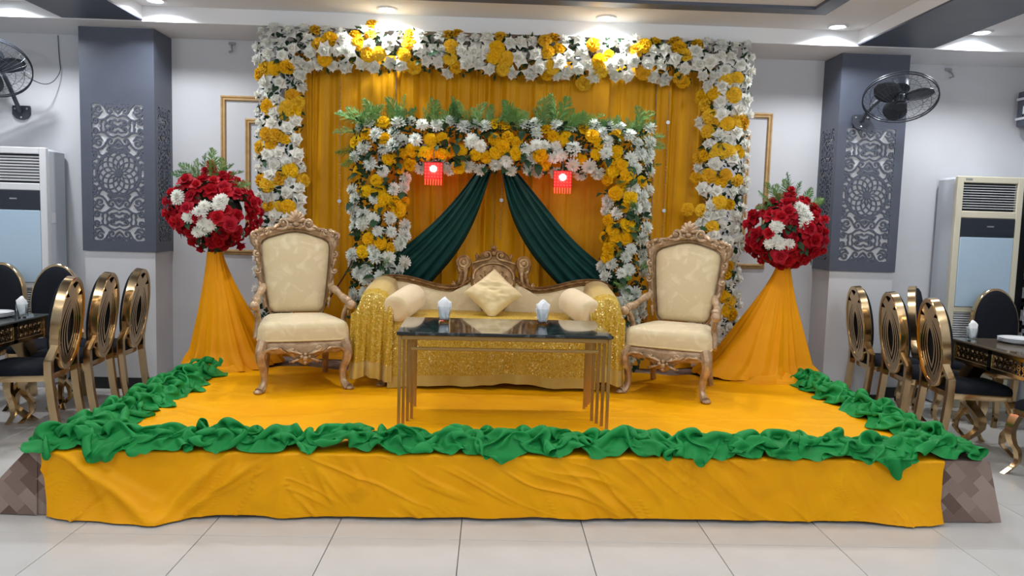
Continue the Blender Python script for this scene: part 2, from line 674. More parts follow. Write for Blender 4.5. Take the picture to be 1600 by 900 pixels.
def moulding(name, x0, x1, z0, z1, w=.045):
    """one rectangle of stepped picture-frame moulding on the back wall"""
    prof = [(0, 0), (0, .012), (.3, .02), (.45, .012), (.6, .024), (.85, .024), (1, .01), (1, 0)]
    root = None
    for side in range(4):
        mb = MB()
        cs = [(x0, z0), (x1, z0), (x1, z1), (x0, z1)]
        ins = [(1, 1), (-1, 1), (-1, -1), (1, -1)]
        a = cs[side]; b = cs[(side + 1) % 4]; ia = ins[side]; ib = ins[(side + 1) % 4]
        P = []
        for (p, i_) in ((a, ia), (b, ib)):
            P.append([(p[0] + i_[0] * w * t, WALL_Y + .002 - h, p[1] + i_[1] * w * t) for t, h in prof])
        mb.grid(np.array(P))
        if root is None:
            root = mb.build(name, M_goldtrim, smooth=False); root['kind'] = 'structure'
        else:
            mb.build('moulding_strip', M_goldtrim, root, smooth=False)


moulding('trim_1', -2.39, 2.45, 1.15, 2.53)
moulding('trim_2', -2.18, 2.26, 1.36, 2.34)


# ------------------------------------------------------------------ cut-out screens on the pillars
def stroke(F, X, Z, pts, w):
    """raise F (> 0 inside a band) along a polyline; w a half width or a pair (middle, ends)"""
    n = len(pts) - 1
    for k in range(n):
        (ax, az), (bx, bz) = pts[k], pts[k + 1]
        dx, dz = bx - ax, bz - az
        L2 = dx * dx + dz * dz + 1e-12
        t = np.clip(((X - ax) * dx + (Z - az) * dz) / L2, 0, 1)
        g = (k + t) / n
        ww = w if not isinstance(w, tuple) else w[1] + (w[0] - w[1]) * np.sin(pi * g)
        np.maximum(F, ww - np.hypot(X - ax - t * dx, Z - az - t * dz), out=F)
    return F


def curl(cx, cz, r0, turns, a0, hand=1, n=22, shrink=.78):
    return [(cx + r0 * (1 - shrink * k / n) * cos(a0 + hand * 2 * pi * turns * k / n), cz + r0 * (1 - shrink * k / n) * sin(a0 + hand * 2 * pi * turns * k / n)) for k in range(n + 1)]


def jali_mask(X, Z):
    """> 0 inside a hole; X in [-1, 1] across, Z in [-2.65, 2.65] along. The solid is a web of bands."""
    R = np.hypot(X, Z)
    D = np.full(X.shape, -9.0)
    # rosette: twelve circles through the centre
    for k in range(12):
        a = 2 * pi * k / 12
        q = np.abs(np.hypot(X - .42 * cos(a), Z - .42 * sin(a)) - .42)
        D = np.maximum(D, .010 + .012 * np.clip(R / .84, 0, 1) - q)
    D = np.maximum(D, .030 - np.abs(R - .86))
    D = np.maximum(D, np.where(R < .13, .05 - np.abs(R - .11), -9))
    D = np.where(R > .90, -9.0, D)
    AX = np.abs(X); AZ = np.abs(Z)
    B = np.full(X.shape, -9.0)
    W = (.034, .014)
    def block(f):
        """curves of one repeat, z from .9 to 1.78; f maps z"""
        out = [[(0, .98), (.14, 1.06), (.30, 1.02), (.44, .88)], curl(.30, 1.20, .16, 1.15, -2.6, 1), [(.17, 1.12), (.08, 1.22), (.0, 1.30)],
               [(.46, 1.18), (.52, 1.04), (.64, .92), (.80, .88), (1.0, .96)], curl(.74, 1.14, .17, 1.25, 2.6, -1), [(.60, 1.24), (.74, 1.40), (.90, 1.38), (1.0, 1.26)],
               [(0, 1.44), (.18, 1.36), (.34, 1.40), (.50, 1.52), (.66, 1.56), (.82, 1.50)], curl(.86, 1.60, .13, 1.2, -1.7, 1), [(0, 1.62), (.10, 1.54), (.22, 1.56)], curl(.26, 1.66, .11, 1.1, -1.9, 1),
               [(.50, 1.52), (.44, 1.64), (.50, 1.78)], [(.62, 1.56), (.66, 1.68), (.62, 1.78)], [(.98, 1.08), (.88, 1.20), (1.0, 1.30)], [(0, 1.14), (.07, 1.06), (0, .98)], [(.0, 1.78), (.12, 1.74), (.2, 1.80)]]
        return [[(x, f(z)) for x, z in c] for c in out]
    for c in block(lambda z: z) + block(lambda z: 3.56 - z):
        stroke(B, AX, AZ, c, W)
    for c in ([(.72, .48), (.86, .56), (.98, .48)], curl(.90, .66, .12, 1.1, -1.9, 1), [(.84, .10), (.93, .22), (1.0, .14)], [(.82, .28), (.92, .36), (1.0, .30)], [(.62, .64), (.74, .70), (.80, .84)], [(1.0, .86), (.9, .80), (.80, .86)],
              [(0, .88), (.2, .94), (.42, .86)], [(.0, 2.62), (.3, 2.52), (.55, 2.6)]):
        stroke(B, AX, AZ, c, .030)
    S_ = np.maximum(D, np.where(R > .84, B, -9))
    F = -S_
    F = np.minimum(F, 1.0 - np.abs(X))
    F = np.minimum(F, 2.62 - np.abs(Z))
    return F


def screen_mesh(w, h, t, nx, nz, name, field=None, mat=None, ex=(1.02, 2.66)):
    """plate with holes cut by marching squares over the field, front at y=0, back at y=t"""
    xs = np.linspace(-ex[0], ex[0], nx); zs = np.linspace(-ex[1], ex[1], nz)
    X, Z = np.meshgrid(xs, zs, indexing='ij')
    F = field(X, Z) if field else -jali_mask(X, Z) + .004          # > 0 where solid
    sx = w / 2 / ex[0]; sz = h / 2 / ex[1]
    verts = {}; VL = []; faces = []; rims = []

    def vid(key, x, z):
        if key not in verts:
            verts[key] = len(VL); VL.append((x * sx, z * sz))
        return verts[key]

    def corner(i, j):
        return vid(('c', i, j), xs[i], zs[j])

    def edge(i, j, i2, j2):
        if (i2, j2) < (i, j):
            i, j, i2, j2 = i2, j2, i, j
        a = F[i, j]; b = F[i2, j2]; s = a / (a - b)
        return vid(('e', i, j, i2, j2), xs[i] + (xs[i2] - xs[i]) * s, zs[j] + (zs[j2] - zs[j]) * s)

    for i in range(nx - 1):
        for j in range(nz - 1):
            cs = [(i, j), (i + 1, j), (i + 1, j + 1), (i, j + 1)]
            s = [F[c] > 0 for c in cs]
            if not any(s):
                continue
            poly = []; cuts = []
            for k in range(4):
                a = cs[k]; b = cs[(k + 1) % 4]
                if s[k]:
                    poly.append(corner(*a))
                if s[k] != s[(k + 1) % 4]:
                    e = edge(*a, *b); poly.append(e); cuts.append((len(poly) - 1, s[k]))
            if len(poly) >= 3:
                faces.append(tuple(poly))
                for (ix, leaving) in cuts:
                    if leaving:
                        rims.append((poly[ix], poly[(ix + 1) % len(poly)]))
    n = len(VL)
    V = [(x, 0, z) for x, z in VL] + [(x, t, z) for x, z in VL]
    FS = list(faces) + [tuple(k + n for k in f[::-1]) for f in faces]
    FS += [(b, a, a + n, b + n) for a, b in rims]
    me = bpy.data.meshes.new(name)
    me.from_pydata(V, [], FS)
    me.materials.append(mat or M_grey)
    me.update()
    return me


jali_me = screen_mesh(.43, 1.14, .009, 124, 322, 'fretwork')


def pillar(name, x0, x1, side, y0=6.51):
    cx = (x0 + x1) / 2
    mb = MB(); mb.box((cx, (y0 + WALL_Y) / 2, 1.5), (x1 - x0 - .024, WALL_Y - y0, 3.0))
    p = mb.build(name, M_wall, smooth=False); p['kind'] = 'structure'
    mb = MB(); mb.box((cx, (y0 + WALL_Y) / 2 - .006, .05), (x1 - x0 - .01, WALL_Y - y0, .1), .003)
    mb.build('skirting', M_black, p, smooth=False)
    zb, zt = 1.17, 2.995
    jz = 1.82                    # middle of the fretwork
    # front sheet: four margins and the fretwork between them
    f = MB()
    fw = x1 - x0; yF = y0 - .012
    sides = [((x0 + cx - .215) / 2, jz, cx - .215 - x0, 1.14), ((x1 + cx + .215) / 2, jz, x1 - cx - .215, 1.14),
             (cx, (jz + .57 + zt) / 2, fw, zt - jz - .57), (cx, (zb + jz - .57) / 2, fw, jz - .57 - zb)]
    for (ax, az, aw, ah) in sides:
        f.box((ax, yF + .0055, az), (aw, .011, ah))
    fr = f.build('cladding_sheet', M_grey, p, smooth=False)
    j = link('fretwork', jali_me, fr); j.location = (cx, yF, jz)
    # the return towards the wall, on the stage side
    xs = x1 if side > 0 else x0
    yR = yF + .0115
    g = MB(); dep = WALL_Y - yR; cy = (yR + WALL_Y) / 2
    jw = .25
    for (ay, az, ad, ah) in ((yR + (dep - jw) / 4, jz, (dep - jw) / 2, 1.14), (WALL_Y - (dep - jw) / 4, jz, (dep - jw) / 2, 1.14),
                             (cy, (jz + .57 + zt) / 2, dep, zt - jz - .57), (cy, (zb + jz - .57) / 2, dep, jz - .57 - zb)):
        g.box((xs - side * .0055, ay, az), (.011, ad, ah))
    gr = g.build('cladding_return', M_grey, p, smooth=False)
    j2 = link('fretwork', jali_me, gr)
    j2.location = (xs, cy, jz); j2.rotation_euler = (0, 0, side * pi / 2); j2.scale = (jw / .43, 1, 1)
    # outer return, plain
    xo = x0 if side > 0 else x1
    g = MB(); g.box((xo + side * .007, cy, (zb + zt) / 2), (.014, dep, zt - zb))
    g.build('cladding_return', M_grey, p, smooth=False)
    return p


pillar('pillar', -3.415, -2.81, 1)
pillar('pillar', 2.885, 3.46, -1)

# small hooks and the cable left on the wall
for (x, z, lab) in ((-2.29, 2.95, 'small grey metal hook under the soffit between pillar and flower arch'),
                    (3.99, 2.94, 'small grey metal hook under the soffit above the cream air conditioner')):
    mb = MB(); mb.box((x, WALL_Y - .008, z + .02), (.06, .012, .025), .003)
    mb.tube([(x, WALL_Y - .01, z + .01), (x + .01, WALL_Y - .05, z - .02), (x + .02, WALL_Y - .06, z - .05), (x - .01, WALL_Y - .05, z - .06)], .008, 6)
    tag(mb.build('wall_hook', plain('dull_steel', (150, 152, 156), .6)), lab, 'hook')

# downlights in view
for i, ((x, y), lab) in enumerate(zip(ROW, ('round recessed downlight in the ceiling above the left wall fan',
                             'round recessed downlight just right of the left dark ceiling beam',
                             'round recessed downlight over the left half of the tall flower arch',
                             'round recessed downlight over the right half of the tall flower arch',
                             'round recessed downlight left of the right dark ceiling beam',
                             'round recessed downlight right of the right dark ceiling beam'))):
    t = thing('downlight', lab, 'light', (x, y, 3.12), 0, 'recessed ceiling downlights')
    MB().lathe([(.082, 0), (.082, -.008), (.070, -.014), (.058, -.010), (.056, 0)], 24).build('rim', M_whiteplastic, t)
    MB().lathe([(.055, -.002), (.055, -.007), (.03, -.010), (.0005, -.011)], 20).build('lens', M_lens, t)


# ================================================================== FLOWERS
def petal_grid(L, W, cup, curl, base, nu=4, nv=3, point=.0, roll=0.0):
    """one petal growing from the origin along +X, cupped upwards; returns (nu, nv, 3)"""
    P = np.zeros((nu, nv, 3))
    for i in range(nu):
        t = i / (nu - 1)
        wid = W * (sin(pi * (.16 + .66 * t)) if point == 0 else (sin(pi * (.14 + .80 * t)) ** .8))
        for j in range(nv):
            s = (j / (nv - 1)) * 2 - 1
            x = L * t - (abs(s) ** 2) * L * .12 * t + point * L * .12 * (1 - abs(s)) * t ** 3
            P[i, j] = (x, wid * s, cup * L * t ** 1.2 + .25 * W * s * s + curl * L * max(0, t - .6) ** 2 * 6)
    P[:, :, 0] += base
    return P


def rot_xyz(P, yaw, pitch):
    """tilt up by pitch about Y, then turn about Z"""
    x, y, z = P[..., 0], P[..., 1], P[..., 2]
    cp, sp = cos(pitch), sin(pitch)
    x, z = x * cp - z * sp, x * sp + z * cp
    cy, sy = cos(yaw), sin(yaw)
    return np.stack([x * cy - y * sy, x * sy + y * cy, z], -1)


def rose_mesh(name, mat, seed, R=.06, pointed=True):
    r = random.Random(seed)
    mb = MB()
    layers = [(5, .95, .50, .10, -.35, 0.0), (5, .80, .46, .55, -.25, .014), (5, .62, .42, .95, -.05, .022), (4, .42, .34, 1.25, 0.0, .028)]
    for li, (n, L, W, pitch, curl, z) in enumerate(layers):
        for k in range(n):
            a = 2 * pi * (k + .5 * li) / n + r.uniform(-.2, .2)
            P = petal_grid(R * L * r.uniform(.92, 1.1), R * W * r.uniform(.9, 1.1), .08, curl, R * .04, 4, 3, 1.0 if pointed else 0.0)
            P = rot_xyz(P, a, pitch + r.uniform(-.12, .12))
            P[..., 2] += z * R / .06
            mb.grid(P)
    mb.lathe([(.004 * R / .06, .0), (.015 * R / .06, .02 * R / .06), (.016 * R / .06, .042 * R / .06), (.008 * R / .06, .05 * R / .06), (.001, .045 * R / .06)], 7)
    return mb.mesh(name, mat, True, 60)


def carnation_mesh(name, mat, seed, R=.055):
    r = random.Random(seed)
    mb = MB()
    for li, (n, L, W, pitch, z) in enumerate(((8, 1.0, .46, -.05, .10), (8, .92, .42, .35, .18), (7, .78, .38, .72, .24), (5, .60, .34, 1.08, .28), (3, .42, .28, 1.4, .30))):
        for k in range(n):
            a = 2 * pi * (k + .5 * (li % 2)) / n + r.uniform(-.18, .18)
            P = np.zeros((4, 5, 3)); ph = r.uniform(0, 6)
            for i_ in range(4):
                t = i_ / 3
                wid = R * W * (.25 + .75 * sin(pi * min(1, .15 + .55 * t)))
                for j_ in range(5):
                    q = j_ / 2 - 1
                    P[i_, j_] = (R * L * t * (1 - .16 * q * q) + R * .03, wid * q, R * .13 * t * t * sin(4.2 * q + ph) + R * .16 * sin(pi * t) + (R * .05 * (j_ % 2) * (t > .9)))
            P = rot_xyz(P, a, pitch + r.uniform(-.14, .14))
            P[..., 2] += z * R
            mb.grid(P)
    mb.ball((0, 0, R * .26), (R * .34, R * .34, R * .3), 7, 5)
    return mb.mesh(name, mat, True, 50)


def mum_mesh(name, mat, seed, R=.055):
    r = random.Random(seed)
    mb = MB()
    for li, (n, L, pitch, z) in enumerate(((13, .96, -.15, .14), (13, .94, .22, .24), (12, .86, .58, .34), (9, .72, .95, .40), (6, .56, 1.28, .44))):
        for k in range(n):
            a = 2 * pi * (k + .5 * (li % 2)) / n + r.uniform(-.12, .12)
            Lr = R * L * r.uniform(.88, 1.08); W = R * .165
            P = np.array([[(R * .05, -W * .5, 0), (R * .05, W * .5, 0)], [(Lr * .6, -W, R * .05), (Lr * .6, W, R * .05)], [(Lr, -W * .45, R * .02), (Lr, W * .45, R * .02)]])
            P = rot_xyz(P, a, pitch + r.uniform(-.1, .1))
            P[..., 2] += z * R
            mb.grid(P)
    mb.ball((0, 0, R * .3), (R * .3, R * .3, R * .3), 7, 5)
    return mb.mesh(name, mat, True, 60)


def leaf_mesh(name, mat, L=.075, W=.022):
    mb = MB()
    P = np.zeros((6, 3, 3))
    for i in range(6):
        t = i / 5
        w = W * sin(pi * min(1, .08 + .92 * t)) ** .8 if t < 1 else 0
        for j in range(3):
            s = j - 1
            P[i, j] = (L * t, w * s * (1 + .15 * (i % 2)), -.3 * L * t * t + .12 * L * sin(pi * t) + abs(s) * w * .35)
    mb.grid(P)
    return mb.mesh(name, mat, True, 180)


def fern_mesh(name, mat, seed, L=.26, W=.075, droop=.25, n=26):
    r = random.Random(seed)
    mb = MB()
    pts = []
    for i in range(n):
        t = i / (n - 1)
        pts.append((L * t, .02 * sin(3 * t), L * (.25 * t - droop * t * t)))
    mb.tube(pts[::4] + [pts[-1]], [.0025] * (len(pts[::4])) + [.0008], 4)
    for i in range(2, n):
        t = i / (n - 1)
        c = Vector(pts[i])
        w = W * (sin(pi * (.12 + .85 * t)) ** .7) * r.uniform(.8, 1.15)
        for s in (-1, 1):
            for q in range(2):
                a = s * radians(r.uniform(28, 58)); e = r.uniform(-.5, .6)
                d = Vector((cos(a), sin(a), e)).normalized() * w
                nrm = Vector((-sin(a), cos(a), r.uniform(-.5, .5))).normalized() * .0035
                m = c + d * .55 + Vector((0, 0, .006))
                mb.add([c - nrm * .4, c + nrm * .4, m + nrm, m - nrm, c + d], [(0, 1, 2, 3), (3, 2, 4)])
    return mb.mesh(name, mat, False)


ROSES = [rose_mesh('white_rose', M_white_flower, k, .066) for k in range(3)]
YELLOW = [carnation_mesh('yellow_carnation', M_yellow_flower, 10 + k, .062) for k in range(3)]
MUMS = [mum_mesh('white_chrysanthemum', M_mum_flower, 20 + k, .060) for k in range(3)]
MUMS_W = [mum_mesh('white_chrysanthemum', M_white_flower, 25 + k, .062) for k in range(2)]
GOLDS = [carnation_mesh('golden_carnation', M_gold_flower, 30 + k, .056) for k in range(3)]
REDS = [rose_mesh('red_rose', M_red_flower, 40 + k, .070, False) for k in range(3)]
LEAVES = [leaf_mesh('leaf', M_leaf), leaf_mesh('leaf', M_leaf, .09, .026)]
FERNS = [fern_mesh('fern_frond', M_fern, 50 + k, .27, .085, d) for k, d in enumerate((.15, .4, -.05))]


def aim(nrm, roll):
    z = Vector(nrm).normalized()
    return z.to_track_quat('Z', 'Y').to_matrix().to_4x4() @ Matrix.Rotation(roll, 4, 'Z')


def put(me, parent, p, nrm, s=1.0, roll=None, name=None):
    o = bpy.data.objects.new(name or me.name.split('.')[0], me)
    COL.objects.link(o)
    o.parent = parent
    M = Matrix.Translation(p) @ aim(nrm, random.uniform(0, 2 * pi) if roll is None else roll)
    o.matrix_local = M @ Matrix.Scale(s, 4)
    return o


def put_along(me, parent, p, direction, s=1.0, roll=None):
    """a leaf or frond: its +X follows the direction"""
    o = bpy.data.objects.new(me.name.split('.')[0], me)
    COL.objects.link(o)
    o.parent = parent
    q = Vector(direction).normalized().to_track_quat('X', 'Z').to_matrix().to_4x4()
    o.matrix_local = Matrix.Translation(p) @ q @ Matrix.Rotation(random.uniform(-.6, .6) if roll is None else roll, 4, 'X') @ Matrix.Scale(s, 4)
    return o


def foliage_cloud(name, parent, pts_nrm, size=.05):
    """many small leaves nobody could count, joined"""
    mb = MB()
    for p, n in pts_nrm:
        d = (Vector(n) * random.uniform(.1, .8) + Vector((random.uniform(-1, 1), random.uniform(-.6, .6), random.uniform(-1, 1)))).normalized()
        s = d.orthogonal().normalized() * size * .28
        p = Vector(p); L = size * random.uniform(.7, 1.2)
        mb.add([p, p + d * L * .5 + s, p + d * L, p + d * L * .5 - s], [(0, 1, 2, 3)])
    return mb.build(name, M_leaf, parent, smooth=False, kind='stuff', fix=False)


def poisson(fn, n, rmin, tries=14000):
    pts = []
    for _ in range(tries):
        p = fn()
        if all((p[0] - q[0]) ** 2 + (p[1] - q[1]) ** 2 > rmin * rmin for q in pts):
            pts.append(p)
            if len(pts) >= n:
                break
    return pts


class ArchShape:
    """a flat-backed bolster running up, across and down; front points come from (x, z) in its plane"""
    def __init__(self, xl0, xl1, xr0, xr1, zt0, zt1, zbot, depth):
        self.a = (xl0, xl1, xr0, xr1, zt0, zt1, zbot); self.depth = depth

    def sample(self):
        xl0, xl1, xr0, xr1, zt0, zt1, zb = self.a
        while True:
            x = random.uniform(xl0, xr1); z = random.uniform(zb, zt1)
            if x < xl1 or x > xr0 or z > zt0:
                return (x, z)

    def front(self, x, z):
        xl0, xl1, xr0, xr1, zt0, zt1, zb = self.a
        # offset from the middle line of whichever limb is nearer
        best = None
        for kind in ('l', 'r', 't'):
            if kind == 'l':
                if z > (zt0 + zt1) / 2: continue
                c = (xl0 + xl1) / 2; h = (xl1 - xl0) / 2; u = (x - c) / h; d = (1, 0)
            elif kind == 'r':
                if z > (zt0 + zt1) / 2: continue
                c = (xr0 + xr1) / 2; h = (xr1 - xr0) / 2; u = (x - c) / h; d = (1, 0)
            else:
                if x < (xl0 + xl1) / 2 or x > (xr0 + xr1) / 2:
                    continue
                c = (zt0 + zt1) / 2; h = (zt1 - zt0) / 2; u = (z - c) / h; d = (0, 1)
            if best is None or abs(u) < abs(best[0]):
                best = (u, d)
        if best is None:
            cx, cz, h = ((xl0 + xl1) / 2 if x < 0 else (xr0 + xr1) / 2), (zt0 + zt1) / 2, (zt1 - zt0) / 2
            r = hypot(x - cx, z - cz) / h
            u = min(1, r); dd = (x - cx, z - cz); L = hypot(*dd) or 1; best = (u, (dd[0] / L, dd[1] / L))
        u, d = best
        u = max(-1, min(1, u))
        y = -self.depth * sqrt(max(0, 1 - u * u))
        n = Vector((d[0] * u * .9, -1.0 + .45 * abs(u), d[1] * u * .9))
        return Vector((x, y, z)), n.normalized()


# ------------------------------------------------------------------ tall outer arch
OUT_Y = 6.30
arch = thing('flower_arch', 'tall outer rectangular arch of white roses and yellow carnations framing the amber curtain', 'flower arch', (0, OUT_Y, S))
A1 = ArchShape(-1.88, -1.56, 1.68, 2.02, 2.36, 2.64, .05, .11)
YELLOW_SPOTS = [(-1.444, 2.618), (-1.394, 2.512), (-1.319, 2.563), (-1.353, 2.415), (-1.120, 2.590), (-1.094, 2.532), (-0.996, 2.692), (-0.995, 2.594), (-1.013, 2.456), (-0.933, 2.468), (-0.732,
    2.455), (-0.694, 2.619), (-0.693, 2.545), (-0.742, 2.465), (-0.660, 2.389), (-0.393, 2.629), (-0.323, 2.647), (-0.366, 2.532), (-0.374, 2.448), (-0.328, 2.400), (-0.026, 2.479),
    (0.020, 2.629), (0.065, 2.462), (0.047, 2.392), (-0.007, 2.529), (0.375, 2.602), (0.445, 2.624), (0.488, 2.546), (0.398, 2.513), (0.432, 2.415), (0.403, 2.375), (0.705, 2.325),
    (0.802, 2.467), (0.867, 2.499), (0.761, 2.585), (0.829, 2.409), (1.089, 2.547), (1.159, 2.589), (1.254, 2.632), (1.167, 2.400), (1.445, 2.588), (1.499, 2.531), (1.597, 2.623),
    (1.455, 2.380), (1.507, 2.361), (1.422, 2.637), (-1.813, 2.321), (-1.743, 2.323), (-1.653, 2.336), (-1.852, 2.280), (-1.617, 2.119), (-1.582, 2.071), (-1.642, 2.029), (-1.782,
    2.025), (-1.662, 1.989), (-1.602, 2.011), (-1.792, 1.815), (-1.732, 1.807), (-1.661, 1.789), (-1.853, 1.713), (-1.772, 1.726), (-1.630, 1.539), (-1.706, 1.466), (-1.843, 1.452),
    (-1.792, 1.413), (-1.559, 1.460), (-1.782, 1.251), (-1.711, 1.243), (-1.640, 1.245), (1.832, 2.347), (1.908, 2.365), (1.749, 2.249), (1.679, 2.227), (1.692, 2.167), (1.884, 2.233),
    (1.728, 2.067), (1.762, 2.018), (1.945, 2.064), (1.979, 2.024), (1.845, 2.010), (1.918, 2.002), (1.714, 1.945), (1.703, 1.752), (1.773, 1.795), (1.836, 1.797), (1.878, 1.788),
    (1.683, 1.731), (1.950, 1.790), (1.659, 1.587), (1.742, 1.600), (1.828, 1.551), (1.856, 1.603), (1.952, 1.565), (1.816, 1.386), (1.900, 1.368), (1.600, 1.318), (1.705, 1.311),
    (1.774, 1.179), (1.917, 0.870), (1.899, 0.817), (1.943, 0.587), (1.905, 0.502), (1.959, 0.482), (1.888, 0.628)]
pts = []
for x, z in YELLOW_SPOTS:
    pts.append((x, z, 'y'))
n_y = len(pts)
allp = [(a, b) for a, b, _ in pts]
for _ in range(40000):
    x, z = A1.sample()
    if z < .55 and x < 0:
        continue
    ok = True
    for i, (a, b) in enumerate(allp):
        rr = .062 if i < n_y else .083
        if abs(x - a) < rr and (x - a) ** 2 + (z - b) ** 2 < rr * rr:
            ok = False; break
    if ok:
        allp.append((x, z)); pts.append((x, z, 'w'))
    if len(pts) - n_y >= 262:
        break
leafpts = []
for x, z, c in pts:
    p, n = A1.front(x, z)
    n = (n + Vector((random.uniform(-.35, .35), 0, random.uniform(-.25, .45)))).normalized()
    if c == 'y':
        put(random.choice(YELLOW), arch, p + n * .005 + Vector((0, random.uniform(-.01, .03), 0)), n, random.uniform(.85, 1.12))
    else:
        put(random.choice(ROSES), arch, p + Vector((0, random.uniform(-.025, .02), 0)), n, random.uniform(.82, 1.12))
k = 0
while k < 190:
    x, z = A1.sample()
    if z < .55 and x < 0: continue
    p, n = A1.front(x, z)
    put_along(random.choice(LEAVES), arch, p + n * -.01, Vector((random.uniform(-1, 1), -.7, random.uniform(-.8, 1))), random.uniform(.8, 1.2))
    k += 1
cl = []
for _ in range(2600):
    x, z = A1.sample()
    p, n = A1.front(x, z); p.y *= .55
    cl.append((p, n))
foliage_cloud('foliage', arch, cl, .06)
mb = MB()
for x in (-1.72, 1.85):
    mb.tube([(x, .03, .0), (x, .03, 2.5)], .02, 8)
    mb.box((x, .03, .01), (.25, .3, .02), .004)
mb.tube([(-1.72, .03, 2.5), (1.85, .03, 2.5)], .02, 8)
mb.build('pipe_frame', M_greyplastic, arch)

# ------------------------------------------------------------------ lower inner arch
IN_Y = 6.08
arch2 = thing('flower_arch', 'lower inner arch of golden carnations and white chrysanthemums with fern plumes behind the sofa', 'flower arch', (0, IN_Y, S))
A2 = ArchShape(-1.09, -.70, .89, 1.20, 1.58, 1.93, .05, .10)
pts = poisson(A2.sample, 400, .068, 40000)
GOLD_SPOTS = [(-0.905, 1.941), (-0.856, 1.918), (-0.806, 1.891), (-1.109, 1.901), (-0.976, 1.808), (-0.824, 1.794), (-1.048, 1.694), (-1.019, 1.671), (-1.069, 1.742), (-0.975, 1.672), (-0.900,
    1.601), (-0.842, 1.628), (-0.811, 1.570), (-1.057, 1.582), (-0.502, 1.857), (-0.462, 1.815), (-0.413, 1.826), (-0.534, 1.735), (-0.567, 1.685), (-0.607, 1.703), (-0.630, 1.634),
    (-0.449, 1.688), (-0.288, 1.742), (-0.264, 1.782), (-0.301, 1.669), (-0.223, 1.720), (-0.279, 1.566), (-0.021, 1.896), (0.039, 1.879), (0.031, 1.791), (0.013, 1.742), (0.081,
    1.773), (-0.104, 1.679), (0.129, 1.814), (0.169, 1.795), (0.203, 1.826), (0.132, 1.726), (0.182, 1.688), (0.372, 1.948), (0.425, 1.852), (0.535, 1.807), (0.553, 1.739), (0.579,
    1.691), (0.320, 1.712), (0.381, 1.675), (0.646, 1.888), (0.761, 1.872), (0.784, 1.785), (0.777, 1.716), (0.653, 1.722), (0.921, 1.848), (0.965, 1.752), (0.903, 1.681), (0.955,
    1.623), (1.005, 1.625), (0.924, 1.534), (0.994, 1.526), (1.084, 1.539), (1.134, 1.530), (0.948, 1.436), (1.013, 1.428), (0.977, 1.447), (1.064, 1.409), (-0.908, 1.440), (-0.859,
    1.431), (-1.015, 1.378), (-0.897, 1.381), (-0.823, 1.359), (-0.749, 1.336), (-0.738, 1.287), (-0.886, 1.234), (-0.845, 1.146), (-0.932, 1.025), (-0.883, 1.006), (-0.784, 1.019),
    (-0.842, 0.948), (-1.001, 0.933), (0.947, 1.212), (1.023, 1.190), (0.926, 1.112), (0.978, 1.078), (1.053, 1.080), (1.126, 1.133), (0.954, 1.048), (0.907, 0.961), (0.982, 1.328)]
for x, z in pts:
    if z < .45 and (x < .8):
        continue
    p, n = A2.front(x, z)
    n = (n + Vector((random.uniform(-.4, .4), 0, random.uniform(-.2, .5)))).normalized()
    d = min((x - gx) ** 2 + (z - gz) ** 2 for gx, gz in GOLD_SPOTS)
    if d < .047 ** 2:
        put(random.choice(GOLDS), arch2, p + Vector((0, random.uniform(-.02, .03), 0)), n, random.uniform(.85, 1.2))
    elif d < .10 ** 2 and random.random() < .05:
        put(random.choice(GOLDS), arch2, p + Vector((0, .02, 0)), n, random.uniform(.7, 1.0))
    elif random.random() < (.84 if z > 1.45 else .70):
        put(random.choice(MUMS), arch2, p + Vector((0, random.uniform(-.02, .03), 0)), n, random.uniform(.85, 1.15))
for k in range(230):
    x, z = A2.sample()
    if z < .5 and x < .8: continue
    p, n = A2.front(x, z)
    put_along(random.choice(LEAVES), arch2, p + n * .012, Vector((random.uniform(-1, 1), -.7, random.uniform(-.8, 1))), random.uniform(.8, 1.2))
cl = []
for _ in range(2600):
    x, z = A2.sample()
    if z < .3 and x < 0: continue
    p, n = A2.front(x, z); p.y *= .6
    cl.append((p, n))
foliage_cloud('foliage', arch2, cl, .06)
# fern plumes along the top, at the corners and a few in the right column
fern_spots = []
for x in np.linspace(-1.05, 1.12, 70):
    fern_spots.append((x + random.uniform(-.03, .03), 1.88, random.uniform(-1.1, 1.1), random.uniform(.35, 1.1), random.uniform(.55, 1.0)))
for x, z, dx, dz, s in [(-1.02, 1.82, -1, .15, .9), (-1.0, 1.88, -1, .55, 1.0), (-1.05, 1.75, -1, -.25, .8), (-1.05, 1.68, -.8, -.6, .7), (-.95, 1.9, -.8, .8, .9), (-.98, 1.9, -.9, .4, 1.0),
                        (-.85, 1.9, -.6, .6, 1), (-.8, 1.9, .6, .5, .9), (1.1, 1.86, 1, .45, .9), (1.12, 1.78, 1, .1, .8), (1.13, 1.7, .9, -.3, .7), (1.05, 1.9, .8, .8, .9), (.35, 1.9, .2, 1, 1.1), (.42, 1.9, .5, 1, 1.15), (.48, 1.9, -.3, 1, 1.05),
                        (.2, 1.9, -.6, .7, 1.0), (.62, 1.9, .8, .6, 1.0), (-.3, 1.9, -.3, 1, .9), (.0, 1.88, -.2, 1, .8), (-.05, 1.88, .4, 1, .8)]:
    fern_spots.append((x, z, dx, dz, s))
for x, z, dx, dz, s in fern_spots:
    put_along(random.choice(FERNS), arch2, Vector((x, random.uniform(-.05, .04), z)), Vector((dx, random.uniform(-.5, .1), dz)), s * .95, random.uniform(-3, 3))
